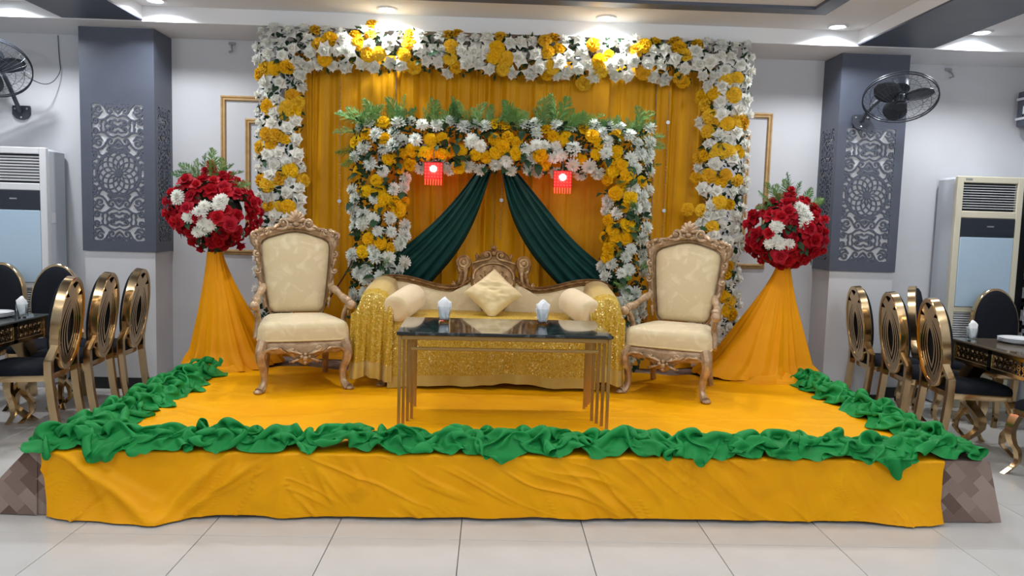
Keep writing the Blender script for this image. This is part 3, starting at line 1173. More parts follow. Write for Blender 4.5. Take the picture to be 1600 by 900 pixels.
for x, z in [(1.12, 1.25), (1.0, 1.2), (1.1, 1.05), (1.0, .98), (1.15, .85), (.98, .8), (1.08, .72), (1.0, 1.45), (.93, 1.5), (-1.0, .45), (-1.05, .5), (-.9, 1.0), (-.85, .75), (1.05, .62), (1.13, 1.33)]:
    put_along(random.choice(FERNS), arch2, Vector((x, -.09, z)), Vector((random.uniform(-1, 1), -.5, random.uniform(-.3, .8))), random.uniform(.45, .65), random.uniform(-3, 3))
mb = MB()
for x in (-.9, 1.04):
    mb.tube([(x, .03, .0), (x, .03, 1.75)], .018, 8)
    mb.box((x, .03, .01), (.2, .2, .02), .004)
mb.tube([(-.9, .03, 1.75), (1.04, .03, 1.75)], .018, 8)
mb.build('pipe_frame', M_greyplastic, arch2)


# ------------------------------------------------------------------ rose balls on draped pedestals
def rose_ball(x, y, z, rx, rz, whites, ferns, label):
    t = thing('flower_ball', label, 'flower arrangement', (x, y, z), 0, 'red rose balls on the draped pedestals')
    mb = MB(); mb.ball((0, 0, 0), (rx * .62, rx * .62, rz * .62), 14, 9)
    mb.tube([(0, 0, -rz * .5), (0, 0, -rz - .03)], .05, 10)
    mb.build('foam_core', M_stem, t)
    N = 118
    for i in range(N):
        u = 1 - 2 * (i + .5) / N
        a = i * 2.39996
        d = Vector((sqrt(1 - u * u) * cos(a), sqrt(1 - u * u) * sin(a), u))
        d = (d + Vector((random.uniform(-.1, .1),) * 3)).normalized()
        if d.y > .55:
            continue
        p = Vector((d.x * rx * .84, d.y * rx * .84, d.z * rz * .84)) * random.uniform(.84, 1.12)
        front = d.y < -.3
        if front and any((p.x - wx) ** 2 + (p.z - wz) ** 2 < .05 ** 2 for wx, wz in whites):
            continue
        if front and random.random() < .06:
            continue
        n = (d + Vector((random.uniform(-.25, .25), -.25, random.uniform(-.1, .3)))).normalized()
        put(random.choice(REDS), t, p, n, random.uniform(.78, 1.12))
    for wx, wz in whites:
        for q in range(2):
            px, pz = wx + random.uniform(-.035, .035), wz + random.uniform(-.04, .04)
            yy = -rx * .86 * sqrt(max(0, 1 - (px / rx) ** 2 - (pz / rz) ** 2))
            put(random.choice(MUMS_W), t, Vector((px, yy - .005 * q, pz)), Vector((px, -.6, pz + .1)), random.uniform(.75, .95))
    for i in range(46):
        d = Vector((random.gauss(0, 1), -abs(random.gauss(0, 1)), random.gauss(0, 1))).normalized()
        put_along(random.choice(LEAVES), t, Vector((d.x * rx * .75, d.y * rx * .75, d.z * rz * .75)), d + Vector((random.uniform(-.7, .7), 0, random.uniform(-.7, .7))), random.uniform(.9, 1.3))
    for dx, dz, s in ferns:
        put_along(random.choice(FERNS), t, Vector((dx * .1, -.05, rz * .72)), Vector((dx, -.15, dz)), s, random.uniform(-3, 3))
    for dx, dz in ((0, 1.18), (.03, 1.05), (.26, .92), (-.12, 1.0)):
        put(random.choice(REDS), t, Vector((dx * rx, -.06, dz * rz)), Vector((dx * .6, -.6, .6)), .62)
    return t


FN = [(-1, .35, .75), (-.7, .6, .8), (-.2, 1, .8), (.3, 1, .75), (.8, .6, .7), (1, .2, .65), (.1, 1, .95), (-.4, .9, .7), (.5, .8, .7), (-.9, .1, .6)]
rose_ball(-2.14, 5.98, 1.525, .335, .295, [(-.14, .10), (-.07, -.07), (.03, .0), (.05, -.10), (.10, .07), (-.02, -.13), (.16, .08)], FN,
          'red rose ball with white chrysanthemums on the draped pedestal beside the left pillar')
rose_ball(2.30, 6.0, 1.485, .300, .275, [(.03, .16), (.07, .11), (-.14, .02), (-.09, -.05), (-.17, -.08), (.02, .10)], FN,
          'red rose ball with white chrysanthemums on the draped pedestal beside the right pillar')


# draped pedestals
def pedestal(x, y, foot, label, seed):
    """foot: list of (angle deg, radius) of the cloth's footprint"""
    t = thing('draped_pedestal', label, 'pedestal', (x, y, S), 0, 'orange draped pedestals')
    mb = MB(); mb.lathe([(.16, 0), (.16, .02), (.03, .03), (.025, .82), (.04, .84), (.04, .86)], 16)
    mb.build('stand', M_dark, t)
    nu, nv = 180, 40
    ang = np.linspace(0, 2 * pi, nu, endpoint=False)
    fa = np.radians([f[0] for f in foot]); fr = np.array([f[1] for f in foot])
    o = np.argsort(fa); fa = fa[o]; fr = fr[o]
    fa = np.r_[fa - 2 * pi, fa, fa + 2 * pi]; fr = np.r_[fr, fr, fr]
    rad = np.interp(ang, fa, fr)
    ker = np.ones(13) / 13; rad = np.convolve(np.r_[rad[-6:], rad, rad[:6]], ker, 'valid')
    P = np.zeros((nu, nv, 3))
    for j in range(nv):
        tt = j / (nv - 1)                       # 0 top, 1 hem
        z = .875 * (1 - tt) ** 1.0 + .012
        g = .055 + (rad - .055) * (tt ** 1.22)
        fold = (.5 + .5 * np.sin(ang * 9 + 1.3 * np.sin(ang * 2 + seed) + 1.2 * tt)) ** 1.6 * .16 + .10 * vnoise(ang * 5, np.full(nu, tt * 1.5), seed) + .05 * vnoise(ang * 14, np.full(nu, tt * 2.5), seed + 3)
        g = g * (1 + fold * (.25 + .75 * tt))
        pud = np.clip((tt - .86) / .14, 0, 1)
        g = g + pud * (.03 + .03 * vnoise(ang * 6, 0 * ang, seed + 5))
        zz = np.full(nu, z) + pud * (.035 + .035 * vnoise(ang * 9, 0 * ang + tt * 4, seed + 7)) * (1 - pud * .6)
        P[:, j] = np.stack([g * np.cos(ang), np.minimum(g * np.sin(ang), .52), np.maximum(zz, .008)], 1)
    mb = MB(); mb.grid(P, closed_u=True)
    c = mb.build('cloth', M_pedcloth, t, sharp=180)
    # the loose heap at its foot
    nu, nv = 60, 16
    a0, a1 = radians(205), radians(330)
    P = np.zeros((nu, nv, 3))
    for i in range(nu):
        a = a0 + (a1 - a0) * i / (nu - 1)
        rr = np.interp(a, fa, fr)
        env = sin(pi * i / (nu - 1)) ** .4
        for j in range(nv):
            s = j / (nv - 1)
            rd = rr + .02 + (.13 * s - .04) * env
            h = (.06 * sin(pi * s) ** .7 * env) * (1 + .6 * float(vnoise(a * 7 + 2 * s, s * 3, seed + 9))) + .004
            P[i, j] = (rd * cos(a), rd * sin(a), max(.004, h))
    mb = MB(); mb.grid(P)
    mb.build('cloth_hem', M_pedcloth, t, sharp=180)
    return t


pedestal(-2.14, 5.98, [(0, .42), (40, .5), (90, .38), (140, .24), (180, .15), (215, .18), (250, .20), (290, .25), (330, .40)],
         'orange cloth draped pedestal under the rose ball beside the left pillar', 3)
pedestal(2.30, 6.0, [(0, .26), (45, .36), (90, .42), (140, .5), (170, .62), (190, .60), (215, .40), (250, .22), (290, .2), (330, .28)],
         'orange cloth draped pedestal under the rose ball beside the right pillar', 8)


# ------------------------------------------------------------------ backdrop curtain, drapes, hanging lamps
CUR_Y = 6.46
cur = thing('backdrop_curtain', 'amber pleated satin curtain hanging inside the tall flower arch', 'curtain', (0, CUR_Y, S))
edges = [-1.66, -1.27, -.82, -.42, .02, .46, .93, 1.33, 1.80]
for k in range(8):
    x0, x1 = edges[k], edges[k + 1]
    nu, nv = 70, 26
    u = np.linspace(0, 1, nu)
    X = x0 + (x1 - x0) * u
    P = np.zeros((nu, nv, 3))
    for j in range(nv):
        tt = j / (nv - 1)
        z = 2.50 * (1 - tt) + .02 * tt
        xx = X + .012 * vnoise(X * 3, np.full(nu, tt * 2), 5)
        fold = .034 * ridge(xx * 8.5 + .25 * vnoise(xx * 2, np.full(nu, tt * 1.4), 6), np.full(nu, tt * .5 + k * 3.3), 11) + .016 * ridge(xx * 21, np.full(nu, tt * .7 + k), 12)
        fold = fold - .025 * np.exp(-((u - 0) / .03) ** 2) * 0
        flare = np.clip((tt - .82) / .18, 0, 1) ** 2
        y = -fold - .0 * u - flare * (.10 + .05 * vnoise(X * 5, 0 * X + tt * 3, 14))
        P[:, j] = np.stack([xx, y - .012 * (k % 2), np.maximum(np.full(nu, z) + flare * .03 * vnoise(X * 6, 0 * X, 15), .006)], 1)
    mb = MB(); mb.grid(P)
    mb.build('curtain_panel', M_curtain, cur, sharp=180)
mb = MB(); mb.tube([(-1.7, .03, 2.5), (1.84, .03, 2.5)], .015, 8)
mb.build('curtain_rail', M_greyplastic, cur)
# loose swags of curtain hem on the boards
mb = MB()
nu, nv = 240, 18
P = np.zeros((nu, nv, 3))
for i in range(nu):
    x = -1.85 + 3.75 * i / (nu - 1)
    env = .55 + .45 * float(vnoise(x * 2.2, 0.3, 21))
    for j in range(nv):
        s = j / (nv - 1)
        y = -.06 - .30 * s * env
        z = .17 * (1 - s) ** 1.4 * env + .05 * sin(pi * s) * (1 + .8 * float(vnoise(x * 6 + s * 3, s * 2, 22))) + .006
        P[i, j] = (x, y, max(.004, z))
mb.grid(P)
mb.build('curtain_hem', M_pedcloth, cur, sharp=180)
# bead strings
for x, z0, z1, lab in ((-1.27, 2.62, .9, 'thin string of clear beads hanging before the curtain left of the inner arch'),
                       (1.42, 2.62, .9, 'thin string of clear beads hanging before the curtain right of the inner arch'),
                       (.065, 1.95, 1.36, 'thin string of clear beads hanging between the two green drapes')):
    mb = MB()
    mb.tube([(x, CUR_Y - .06, z0), (x, CUR_Y - .06, z1)], .0012, 4)
    n = int((z0 - z1) / .03)
    for i in range(n):
        z = z0 - (i + .5) * (z0 - z1) / n
        big = i % 24 == 8
        if big:
            mb.tube([(x, CUR_Y - .066, z), (x, CUR_Y - .060, z)], .016, 12)
        else:
            mb.ball((x, CUR_Y - .06, z), .0045, 6, 4)
    tag(mb.build('bead_string', M_chrome), lab, 'bead string', 'bead strings before the curtain')


def swag(name, upper, lower, label, y0):
    n, m = 44, 34
    U = smooth_curve(upper, n); L = smooth_curve(lower, n)
    P = np.zeros((n, m, 3))
    for i in range(n):
        t = i / (n - 1)
        for j in range(m):
            s = j / (m - 1)
            x = U[i, 0] * (1 - s) + L[i, 0] * s
            z = U[i, 1] * (1 - s) + L[i, 1] * s
            w = hypot(U[i, 0] - L[i, 0], U[i, 1] - L[i, 1])
            f = .5 + .5 * cos(2 * pi * (s * 5.0 + .35 * sin(3 * t) + .2 * s))
            f2 = float(vnoise(s * 11, t * 2.0, 31))
            P[i, j] = (x, y0 - (.018 + .07 * w) * f ** 1.5 - .02 * f2 - .05 * sin(pi * s), z)
    mb = MB(); mb.grid(P)
    o = mb.build(name, M_darkgreen, sharp=180)
    solidify(o, .004)
    return tag(o, label, 'drape', 'bottle green drapes in the inner arch')


swag('green_drape', [(-.13, 1.92), (-.30, 1.68), (-.50, 1.46), (-.76, 1.24), (-.98, 1.10)], [(-.02, 1.92), (-.14, 1.52), (-.28, 1.25), (-.47, 1.02), (-.62, .86)],
     'bottle green drape gathered at centre and sweeping down to the left behind the sofa', 6.22)
swag('green_drape', [(.17, 1.92), (.40, 1.66), (.62, 1.40), (.90, 1.17), (1.10, 1.06)], [(.06, 1.92), (.13, 1.58), (.29, 1.28), (.53, 1.02), (.72, .86)],
     'bottle green drape gathered at centre and sweeping down to the right behind the sofa', 6.22)


def led_lamp(x, z, label):
    y = 5.93
    t = thing('led_lamp', label, 'lamp', (x, y, z), 0, 'red hanging lamps')
    MB().box((0, .012, 0), (.145, .016, .13), .004).build('backing', plain('red_lamp_plastic', (150, 20, 18), .4), t)
    mb = MB()
    for i in range(6):
        for j in range(5):
            px, pz = -.06 + .024 * i, -.048 + .024 * j
            if hypot(px, pz - .012) < .03: continue
            mb.ball((px, -.002, pz), .0055, 6, 4)
    mb.build('led', M_led_red, t, kind='stuff')
    MB().ball((0, -.010, .012), (.026, .012, .024), 12, 8).build('core', M_led_core, t)
    for i in range(7):
        px = -.06 + .02 * i
        m2 = MB(); m2.tube([(px, 0, -.064), (px, -.002, -.11)], [.005, .0035], 6)
        m2.build('tassel', M_led_red, t)
    MB().tube([(0, .012, .06), (0, .014, .16)], .003, 5).build('cord', M_wire, t)
    l = bpy.data.lights.new('red_lamp_glow', 'POINT'); l.energy = 0.8; l.color = (1, .06, .03); l.shadow_soft_size = .05
    lo = bpy.data.objects.new('red_lamp_glow', l); COL.objects.link(lo); lo.location = (x, y - .10, z)
    l = bpy.data.lights.new('red_lamp_glow', 'POINT'); l.energy = 0.8; l.color = (1, .06, .03); l.shadow_soft_size = .05
    lo = bpy.data.objects.new('red_lamp_glow', l); COL.objects.link(lo); lo.location = (x, y + .20, z)
    return t


led_lamp(-.465, 1.885, 'square red glowing lamp hanging under the inner arch left of the drapes')
led_lamp(.525, 1.85, 'square red glowing lamp hanging under the inner arch right of the drapes')
mb = MB(); mb.tube(smooth_curve([(-1.04, 6.0, 1.28), (-1.10, 6.0, 1.14), (-1.17, 6.02, 1.02), (-1.27, 6.06, .88), (-1.36, 6.12, .72), (-1.42, 6.18, S + .02)], 24), .006, 6)
tag(mb.build('power_cable', M_brownwire), 'thin brown cable hanging from the inner arch behind the left throne chair', 'cable')


# ================================================================== THE STAGE
# corners of the boards, front edge a little nearer on the left
FL, FR = (-2.24, 3.76), (2.62, 3.885)
BACK = 6.50
mb = MB()
mb.prism([(FL[0], FL[1] + .02), (FR[0], FR[1] + .02), (FR[0] + .02, BACK), (FL[0] - .02, BACK)], .002, S - .006, 'xy')
stage = mb.build('stage_platform', M_dark, smooth=False)
tag(stage, 'low wide stage platform covered with brown block patterned carpet', 'stage')


def front_y(x):
    return FL[1] + (FR[1] - FL[1]) * (x - FL[0]) / (FR[0] - FL[0])


# carpet over the top and hanging over both ends
nu, nv = 120, 24
P = np.zeros((nu, nv, 3))
us = np.r_[np.linspace(-.62, -.02, 24), np.linspace(0, 1, 72), np.linspace(1.02, 1.45, 24)]
for i, u in enumerate(us):
    for j in range(nv):
        v = j / (nv - 1)
        if 0 <= u <= 1:
            x = FL[0] + (FR[0] - FL[0]) * u; z = S - .001
        elif u < 0:
            q = -u / .62
            x = FL[0] - .03 * min(1, q * 8) - .30 * q; z = (S - .004) * (1 - q) + .005
        else:
            q = (u - 1) / .45
            x = FR[0] + .025 * min(1, q * 6) + .06 * q; z = (S - .004) * (1 - q) + .006
        yf = front_y(min(max(x, FL[0]), FR[0])) + .005
        P[i, j] = (x, yf + (BACK - yf) * v, z)
mb = MB(); mb.grid(P)
cp = mb.build('carpet', M_carpet, stage, sharp=180)
set_uv(cp, lambda p: (p.x + (0 if abs(p.x) < 2.2 else (S - p.z) * .9 * (1 if p.x > 0 else -1)), p.y))
# carpet facing on the riser
mb = MB()
a = (FL[0] - .01, FL[1] + .004); b = (FR[0] + .03, FR[1] + .004)
nn = 40
P = np.zeros((nn, 6, 3))
for i in range(nn):
    t = i / (nn - 1)
    for j in range(6):
        s = j / 5
        ext = .085 * s
        x = a[0] + (b[0] - a[0]) * t + (ext if i == nn - 1 else 0)
        y = a[1] + (b[1] - a[1]) * t - .010 * s
        P[i, j] = (x, y, (S - .002) * (1 - s) + .004)
mb.grid(P)
# flap spreading to the left at the front
Q = np.zeros((12, 8, 3))
for i in range(12):
    t = i / 11
    for j in range(8):
        s = j / 7
        Q[i, j] = (FL[0] + .02 - (.05 + .30 * s) * t, FL[1] + .004 - .02 * s + .02 * t * s, max(.004, (S - .004) * (1 - s) + .004))
mb.grid(Q)
rz = mb.build('carpet_riser', M_carpet, stage, sharp=60)
set_uv(rz, lambda p: (p.x, 3.8 - (S - p.z)))


def crease(u, v, seed, f=9.0, ang=.6, thr=.55):
    """sparse sharp creases running at an angle, height 0..1"""
    c, s = cos(ang), sin(ang)
    a = u * c + v * s; b = -u * s + v * c
    a = a + .25 * vnoise(a * 1.3, b * 1.3, seed + 50)
    r = ridge(a * 1.1, b * f + .6 * vnoise(a * 1.5, b * 2, seed + 9), seed)
    m = .5 + .5 * vnoise(a * 1.6 + 3, b * 2.2, seed + 20)
    return np.clip((r - thr) / (1 - thr), 0, 1) ** 1.3 * np.clip(m * 1.6 - .35, 0, 1)


# the marigold cloth: over the boards, then down the riser
YX0, YX1 = -2.20, 2.40
nu = 420
nt, nr = 120, 90
U = np.linspace(0, 1, nu)
X = YX0 + (YX1 - YX0) * U
rows = []
for j in range(nt):
    v = 1 - j / (nt - 1)
    yf = FL[1] + (FR[1] - FL[1]) * (X - FL[0]) / (FR[0] - FL[0]) - .004
    yb = 5.90 + .022 * X + .03 * vnoise(X * 3, 0 * X, 61)
    y = yf + (yb - yf) * v
    h = .010 * crease(X, y, 62, 6, .12, .6) + .010 * crease(X, y, 63, 5, 2.7, .62) + .006 * (.5 + .5 * vnoise(X * 1.8, y * 2.6, 64)) + .006 * crease(X, y, 70, 9, -.35, .6)
    edge = np.clip((v - .93) / .07, 0, 1)
    h = h + edge * (.012 + .012 * vnoise(X * 7, 0 * X + v * 5, 65))
    h = h * np.clip(v / .05, 0, 1)
    rows.append(np.stack([X, y, S + .003 + h], 1))
for j in range(1, nr):
    d = j / (nr - 1)
    yf = FL[1] + (FR[1] - FL[1]) * (X - FL[0]) / (FR[0] - FL[0]) - .008
    z = S * (1 - d)
    zf = np.full(nu, z)
    # creases fan down from pinches along the edge
    def fan(seed, ang, f, thr):
        c, q = np.cos(ang), np.sin(ang)
        al = X * c + zf * q; ac = -X * q + zf * c
        wv = vnoise(al * 2.2, ac * 3.0, seed + 9)
        r = ridge(al * .9, ac * f + .9 * wv, seed)
        m = .5 + .5 * vnoise(X * 3.1 + 7, zf * 5.5, seed + 20)
        return np.clip((r - thr) / (1 - thr), 0, 1) ** 1.4 * np.clip(m * 2.0 - .75, 0, 1)
    lean = np.where(X < -1.0, .85, -.75) + .25 * vnoise(X * .9, 0 * X, 80)
    h = .020 * fan(66, lean, 9, .5) + .014 * fan(67, lean + .25, 15, .5) + .010 * fan(68, lean - .3, 22, .45) + .012 * fan(81, 0 * X + 1.45, 6, .6) * np.clip(1.4 - 1.6 * d, 0, 1)
    h = h + .007 * fan(82, lean + .1, 34, .4) + .005 * (vnoise(X * 9, zf * 11, 83) + .3)
    h = h + .012 * (vnoise(X * 2.2, zf * 3, 69) + .5) * d
    h = h + .03 * d ** 3 * (.55 + .6 * vnoise(X * 2.6, 0 * X, 72) + .35 * vnoise(X * 7, 0 * X, 73))
    # two deep folds falling away from the left corner
    for (xa, xb, w, amp) in ((-2.13, -1.62, .045, .075), (-2.08, -1.80, .03, .035), (-1.28, -1.60, .035, .05), (-1.05, -1.50, .02, .02), (1.12, 1.40, .03, .026), (1.55, 1.66, .018, .02), (-1.00, -1.03, .022, .02), (.30, .72, .02, .016), (-.30, -.34, .02, .012)):
        cx = xa + (xb - xa) * d ** .8
        h = h + amp * np.exp(-((X - cx) / (w * (1 + d))) ** 2) * sin(pi * min(1, d * .85 + .08)) ** .6 * (.4 + .8 * d)
    pool = d ** 4 * (.09 * np.exp(-((X + 1.72) / .25) ** 2) + .03 * np.exp(-((X + 2.05) / .2) ** 2) + .035 * np.exp(-((X - 2.2) / .22) ** 2))
    lift = .010 + .012 * (.5 + .5 * vnoise(X * 4, 0 * X, 74)) * (1 - np.clip(pool * 25, 0, 1))
    zz = np.maximum(S * (1 - d) * (1 - 0 * X) + lift * d ** 2, .006)
    xs = X + .012 * d * vnoise(X * 3, zf * 4, 75) + np.where(U < .02, (.02 - U) / .02 * .04 * d, 0) - np.where(U > .985, (U - .985) / .015 * .014 * sin(pi * d), 0)
    rows.append(np.stack([xs, yf - .002 - h - pool, zz], 1))
mb = MB(); mb.grid(np.array(rows).transpose(1, 0, 2))
tag(mb.build('stage_cloth', M_stagecloth, sharp=180), 'marigold yellow satin cloth laid over the stage and hanging down its front', 'cloth')


# ------------------------------------------------------------------ green ruffles
def crumple(path, w_rest, w_final, gather, seed, h=.02, steps=260, iters=4, mound=.06):
    """a band of cloth pushed together along a path until it buckles; position based, on a grid"""
    rng=np.random.default_rng(seed)
    C0=np.asarray(path,float)
    d=np.r_[0,np.cumsum(np.linalg.norm(np.diff(C0,axis=0),axis=1))]
    L=d[-1]
    n=int(L*gather/h); m=int(w_rest/h)
    s=np.linspace(0,L,n)
    C=np.stack([np.interp(s,d,C0[:,k]) for k in (0,1)],1)
    T=np.gradient(C,axis=0); T/=np.linalg.norm(T,axis=1)[:,None]; N=np.stack([-T[:,1],T[:,0]],1)
    u=(np.linspace(0,1,m)-.5)
    # smooth random offsets of the handles make uneven bunches
    def sm(a,k):
        for _ in range(k):
            a=(np.roll(a,1,0)+2*a+np.roll(a,-1,0))/4
        return a
    j=sm(rng.normal(0,1,(n,1)),12); j/=np.abs(j).max()
    j2=sm(rng.normal(0,1,(n,1)),30); j2/=np.abs(j2).max()
    def target(c):
        w=w_rest*(1-c)+w_final*c*(1+.25*j2)
        lat=u[None]*w
        tx=C[:,None,:]+N[:,None,:]*(lat+.02*c*j)[:,:,None]+T[:,None,:]*(.05*c*j*1.0+0*lat)[:,:,None]
        return tx
    P=np.zeros((n,m,3)); 
    # start spread to its true width; along the path the gather is taken up by small waves
    P[:,:,:2]=target(0)
    ph=sm(rng.normal(0,1,(n,m)),3)
    P[:,:,2]=S+.03+.03*np.abs(ph)+.02*np.abs(sm(rng.normal(0,1,(n,m)).T.copy(),2).T)
    V=np.zeros_like(P)
    a0=C0[0]; ax=(C0[-1]-C0[0]); LL=np.linalg.norm(ax); ax=ax/LL; nx=np.array([-ax[1],ax[0]])
    gk=np.linspace(0,LL,200); gm=sm(rng.normal(0,1,(200,1)),4)[:,0]; gm=gm/np.abs(gm).max()
    def mh(P):
        q=P[...,:2]-a0; sa=q@ax; la=q@nx
        k=mound*(1+.55*np.interp(sa,gk,gm))
        e=np.clip(np.minimum(sa,LL-sa)/.08,0,1)
        return k*e*np.clip(1-(la/(w_final*.52))**2,0,1)
    hd=h*np.sqrt(2)
    def corr(A,B,rest,k,only_push=False):
        D=B-A; l=np.linalg.norm(D,axis=-1,keepdims=True)+1e-9
        e=(l-rest)/l
        if only_push: e=np.minimum(e,0)
        return D*e*.5*k
    for st in range(steps):
        c=min(1,st/(steps*.6))
        TG=target(c)
        V*=.90; V[:,:,2]-=.0007 if c<1 else .0010
        P0=P.copy(); P=P+np.clip(V,-.012,.012)
        kp=.035 if c<1 else .02
        P[:,:,:2]+=kp*(TG-P[:,:,:2])
        for it in range(iters):
            G=np.zeros_like(P); 
            for (a,b,rest,k,push) in (
                (np.s_[:-1],np.s_[1:],h,.9,False),
                ((np.s_[:],np.s_[:-1]),(np.s_[:],np.s_[1:]),h,.9,False),
                ((np.s_[:-1],np.s_[:-1]),(np.s_[1:],np.s_[1:]),hd,.35,False),
                ((np.s_[:-1],np.s_[1:]),(np.s_[1:],np.s_[:-1]),hd,.35,False),
                (np.s_[:-2],np.s_[2:],2*h,.16,False),
                ((np.s_[:],np.s_[:-2]),(np.s_[:],np.s_[2:]),2*h,.16,False),
                (np.s_[:-4],np.s_[4:],3.2*h,.10,True),
                ((np.s_[:],np.s_[:-4]),(np.s_[:],np.s_[4:]),3.2*h,.10,True)):
                q=corr(P[a],P[b],rest,k,push); G[a]+=q; G[b]-=q
            P=P+G*.55
            # lie on the boards, hang past the front edge
            fy=front_y(P[...,0])-.034
            inside=P[...,1]>fy
            fl=S+.012+mh(P)
            z=P[...,2]
            under=inside&(z<fl)
            deep=under&(z<fl-.03)
            P[...,1]=np.where(deep,fy,P[...,1])
            P[...,2]=np.where(under&~deep,fl,P[...,2])
            P[...,2]=np.minimum(np.maximum(P[...,2],.02),S+.17)
        V=P-P0
    return P

def ruffle(path, w_rest, w_final, gather, seed, mound, label):
    P = crumple(path, w_rest, w_final, gather, seed, mound=mound)
    mb = MB(); mb.grid(P)
    o = mb.build('green_ruffle', M_green, sharp=180)
    subsurf(o, 1)
    return tag(o, label, 'ruffle', 'green satin ruffles round the stage')


ruffle([(x, front_y(x) + .10) for x in np.linspace(FL[0] - .04, FR[0] + .02, 40)], .62, .22, 1.75, 5, .06,
       'crumpled green satin ruffle lying along the front edge of the stage')
ruffle([(FL[0] + .13, y) for y in np.linspace(5.95, 3.96, 24)], .68, .28, 1.75, 11, .055,
       'crumpled green satin ruffle along the left end of the stage beside the dining chairs')
ruffle([(2.44 + .03 * (6 - y), y) for y in np.linspace(6.0, 4.02, 24)], .68, .26, 1.75, 17, .055,
       'crumpled green satin ruffle along the right end of the stage beside the dining chairs')


def hanging_flap(cx, w, drop, seed, lean=0.0):
    """a pointed corner of the satin that has slipped over the edge"""
    mb = MB()
    nu, nv = 22, 18
    P = np.zeros((nu, nv, 3))
    for i in range(nu):
        a = i / (nu - 1) * 2 - 1
        for j in range(nv):
            v = j / (nv - 1)
            d = drop * v * (1 - abs(a) ** 1.2 * .75)
            x = cx + a * w * (1 - .55 * v) + lean * v
            y0 = front_y(x)
            fold = .012 * cos(7 * a + seed + 2 * v) * (.3 + v)
            if v < .35:
                q = v / .35
                P[i, j] = (x, y0 + .10 * (1 - q) - .022 * q, S + .06 * (1 - q) + .022 + fold)
            else:
                P[i, j] = (x, y0 - .03 - fold - .010 * v, S + .022 - d * (v - .35) / .65)
    mb.grid(P)
    return mb


tag(hanging_flap(2.04, .15, .115, 3, .09).build('ruffle_corner', M_green, sharp=180), 'loose pointed corner of green satin hanging over the stage front near its right end', 'ruffle')


# ================================================================== COFFEE TABLE
def coffee_table():
    t = thing('coffee_table', 'low coffee table with black marble top and gold bar legs in front of the sofa', 'table', (.08, 4.645, S), radians(1.8))
    W, D, Hh = 1.235, .66, .552
    MB().box((0, 0, Hh - .010), (W, D, .020), .004).build('table_top', M_marble, t, smooth=False)
    f = MB()
    y0, y1 = -D / 2 + .03, D / 2 - .03
    x0, x1 = -W / 2 + .03, W / 2 - .03
    for y in (y0, y1):
        f.box((0, y, Hh - .034), (W - .05, .02, .026), .003)
        f.box((0, y, Hh - .098), (W - .16, .018, .018), .003)
    for x in (x0, x1):
        f.box((x, 0, Hh - .034), (.02, D - .05, .026), .003)
    f.build('frame', M_tablegold, t, smooth=False)
    for sx in (-1, 1):
        for sy in (-1, 1):
            for k in range(4):
                lg = MB()
                xx = sx * (W / 2 - .018 - .0205 * k); yy = sy * (D / 2 - .018 - .055 * k)
                lg.box((xx, yy, (Hh - .022) / 2), (.0175, .0145, Hh - .022), .002)
                lg.build('leg_bar', M_tablegold, t, smooth=False)
    return t


coffee_table()


def tissue_glass(x, y, z, label, h=.085, w=.05, seed=0, group='tissue glasses', square=True):
    t = thing('tissue_glass', label, 'glass', (x, y, z), random.uniform(-.3, .3), group)
    seg = 4 if square else 16
    prof = [(w * .62, 0), (w * .70, h), (w * .67, h), (w * .60, .010), (.001, .009)]
    m = MB(); m.lathe(prof, seg)
    if square: m.move(Matrix.Rotation(pi / 4, 4, 'Z'))
    m.build('tumbler', M_glass, t, smooth=not square)
    r = random.Random(seed)
    m = MB()
    for k in range(3):
        nu, nv = 7, 8
        P = np.zeros((nu, nv, 3)); a0 = r.uniform(0, pi) if k else 0
        for i in range(nu):
            s = i / (nu - 1) * 2 - 1
            for j in range(nv):
                v = j / (nv - 1)
                ww = w * (.34 + .26 * v)
                top = h * (1.62 - .35 * abs(s - r.uniform(-.1, .1)) - .12 * k)
                px = s * ww; py = .012 * sin(4 * s + k * 2 + 2 * v) + .007 * (k - 1)
                P[i, j] = (px * cos(a0 * .3) - py * sin(a0 * .3), px * sin(a0 * .3) + py * cos(a0 * .3), .018 + (top - .018) * v)
        m.grid(P)
    o = m.build('tissue', M_tissue, t, sharp=180)
    solidify(o, .0015)
    return t


tissue_glass(-.285, 4.74, S + .5525, 'tissue glass on the left half of the black coffee table', .100, .072, seed=1)
tissue_glass(.325, 4.74, S + .5525, 'tissue glass on the right half of the black coffee table', .100, .072, seed=2)


# ================================================================== CARVED FURNITURE HELPERS
def spiral(mb, c, r0, turns, a0, y, rt=.012, hand=1, n=26, tail=None):
    """a carved C-scroll in the xz plane, winding inwards; tail: points it grows out of"""
    pts = []; rad = []
    if tail:
        for i, p in enumerate(tail):
            pts.append((p[0], y, p[1])); rad.append(rt * (.55 + .45 * i / len(tail)))
    for i in range(n):
        t = i / (n - 1)
        r = r0 * (1 - .82 * t)
        a = a0 + hand * 2 * pi * turns * t
        pts.append((c[0] + r * cos(a), y - .012 * t, c[1] + r * sin(a))); rad.append(rt * (1 - .45 * t))
    mb.tube(pts, rad, 6)
    mb.ball((c[0], y - .012, c[1]), rt * 1.05, 7, 5)


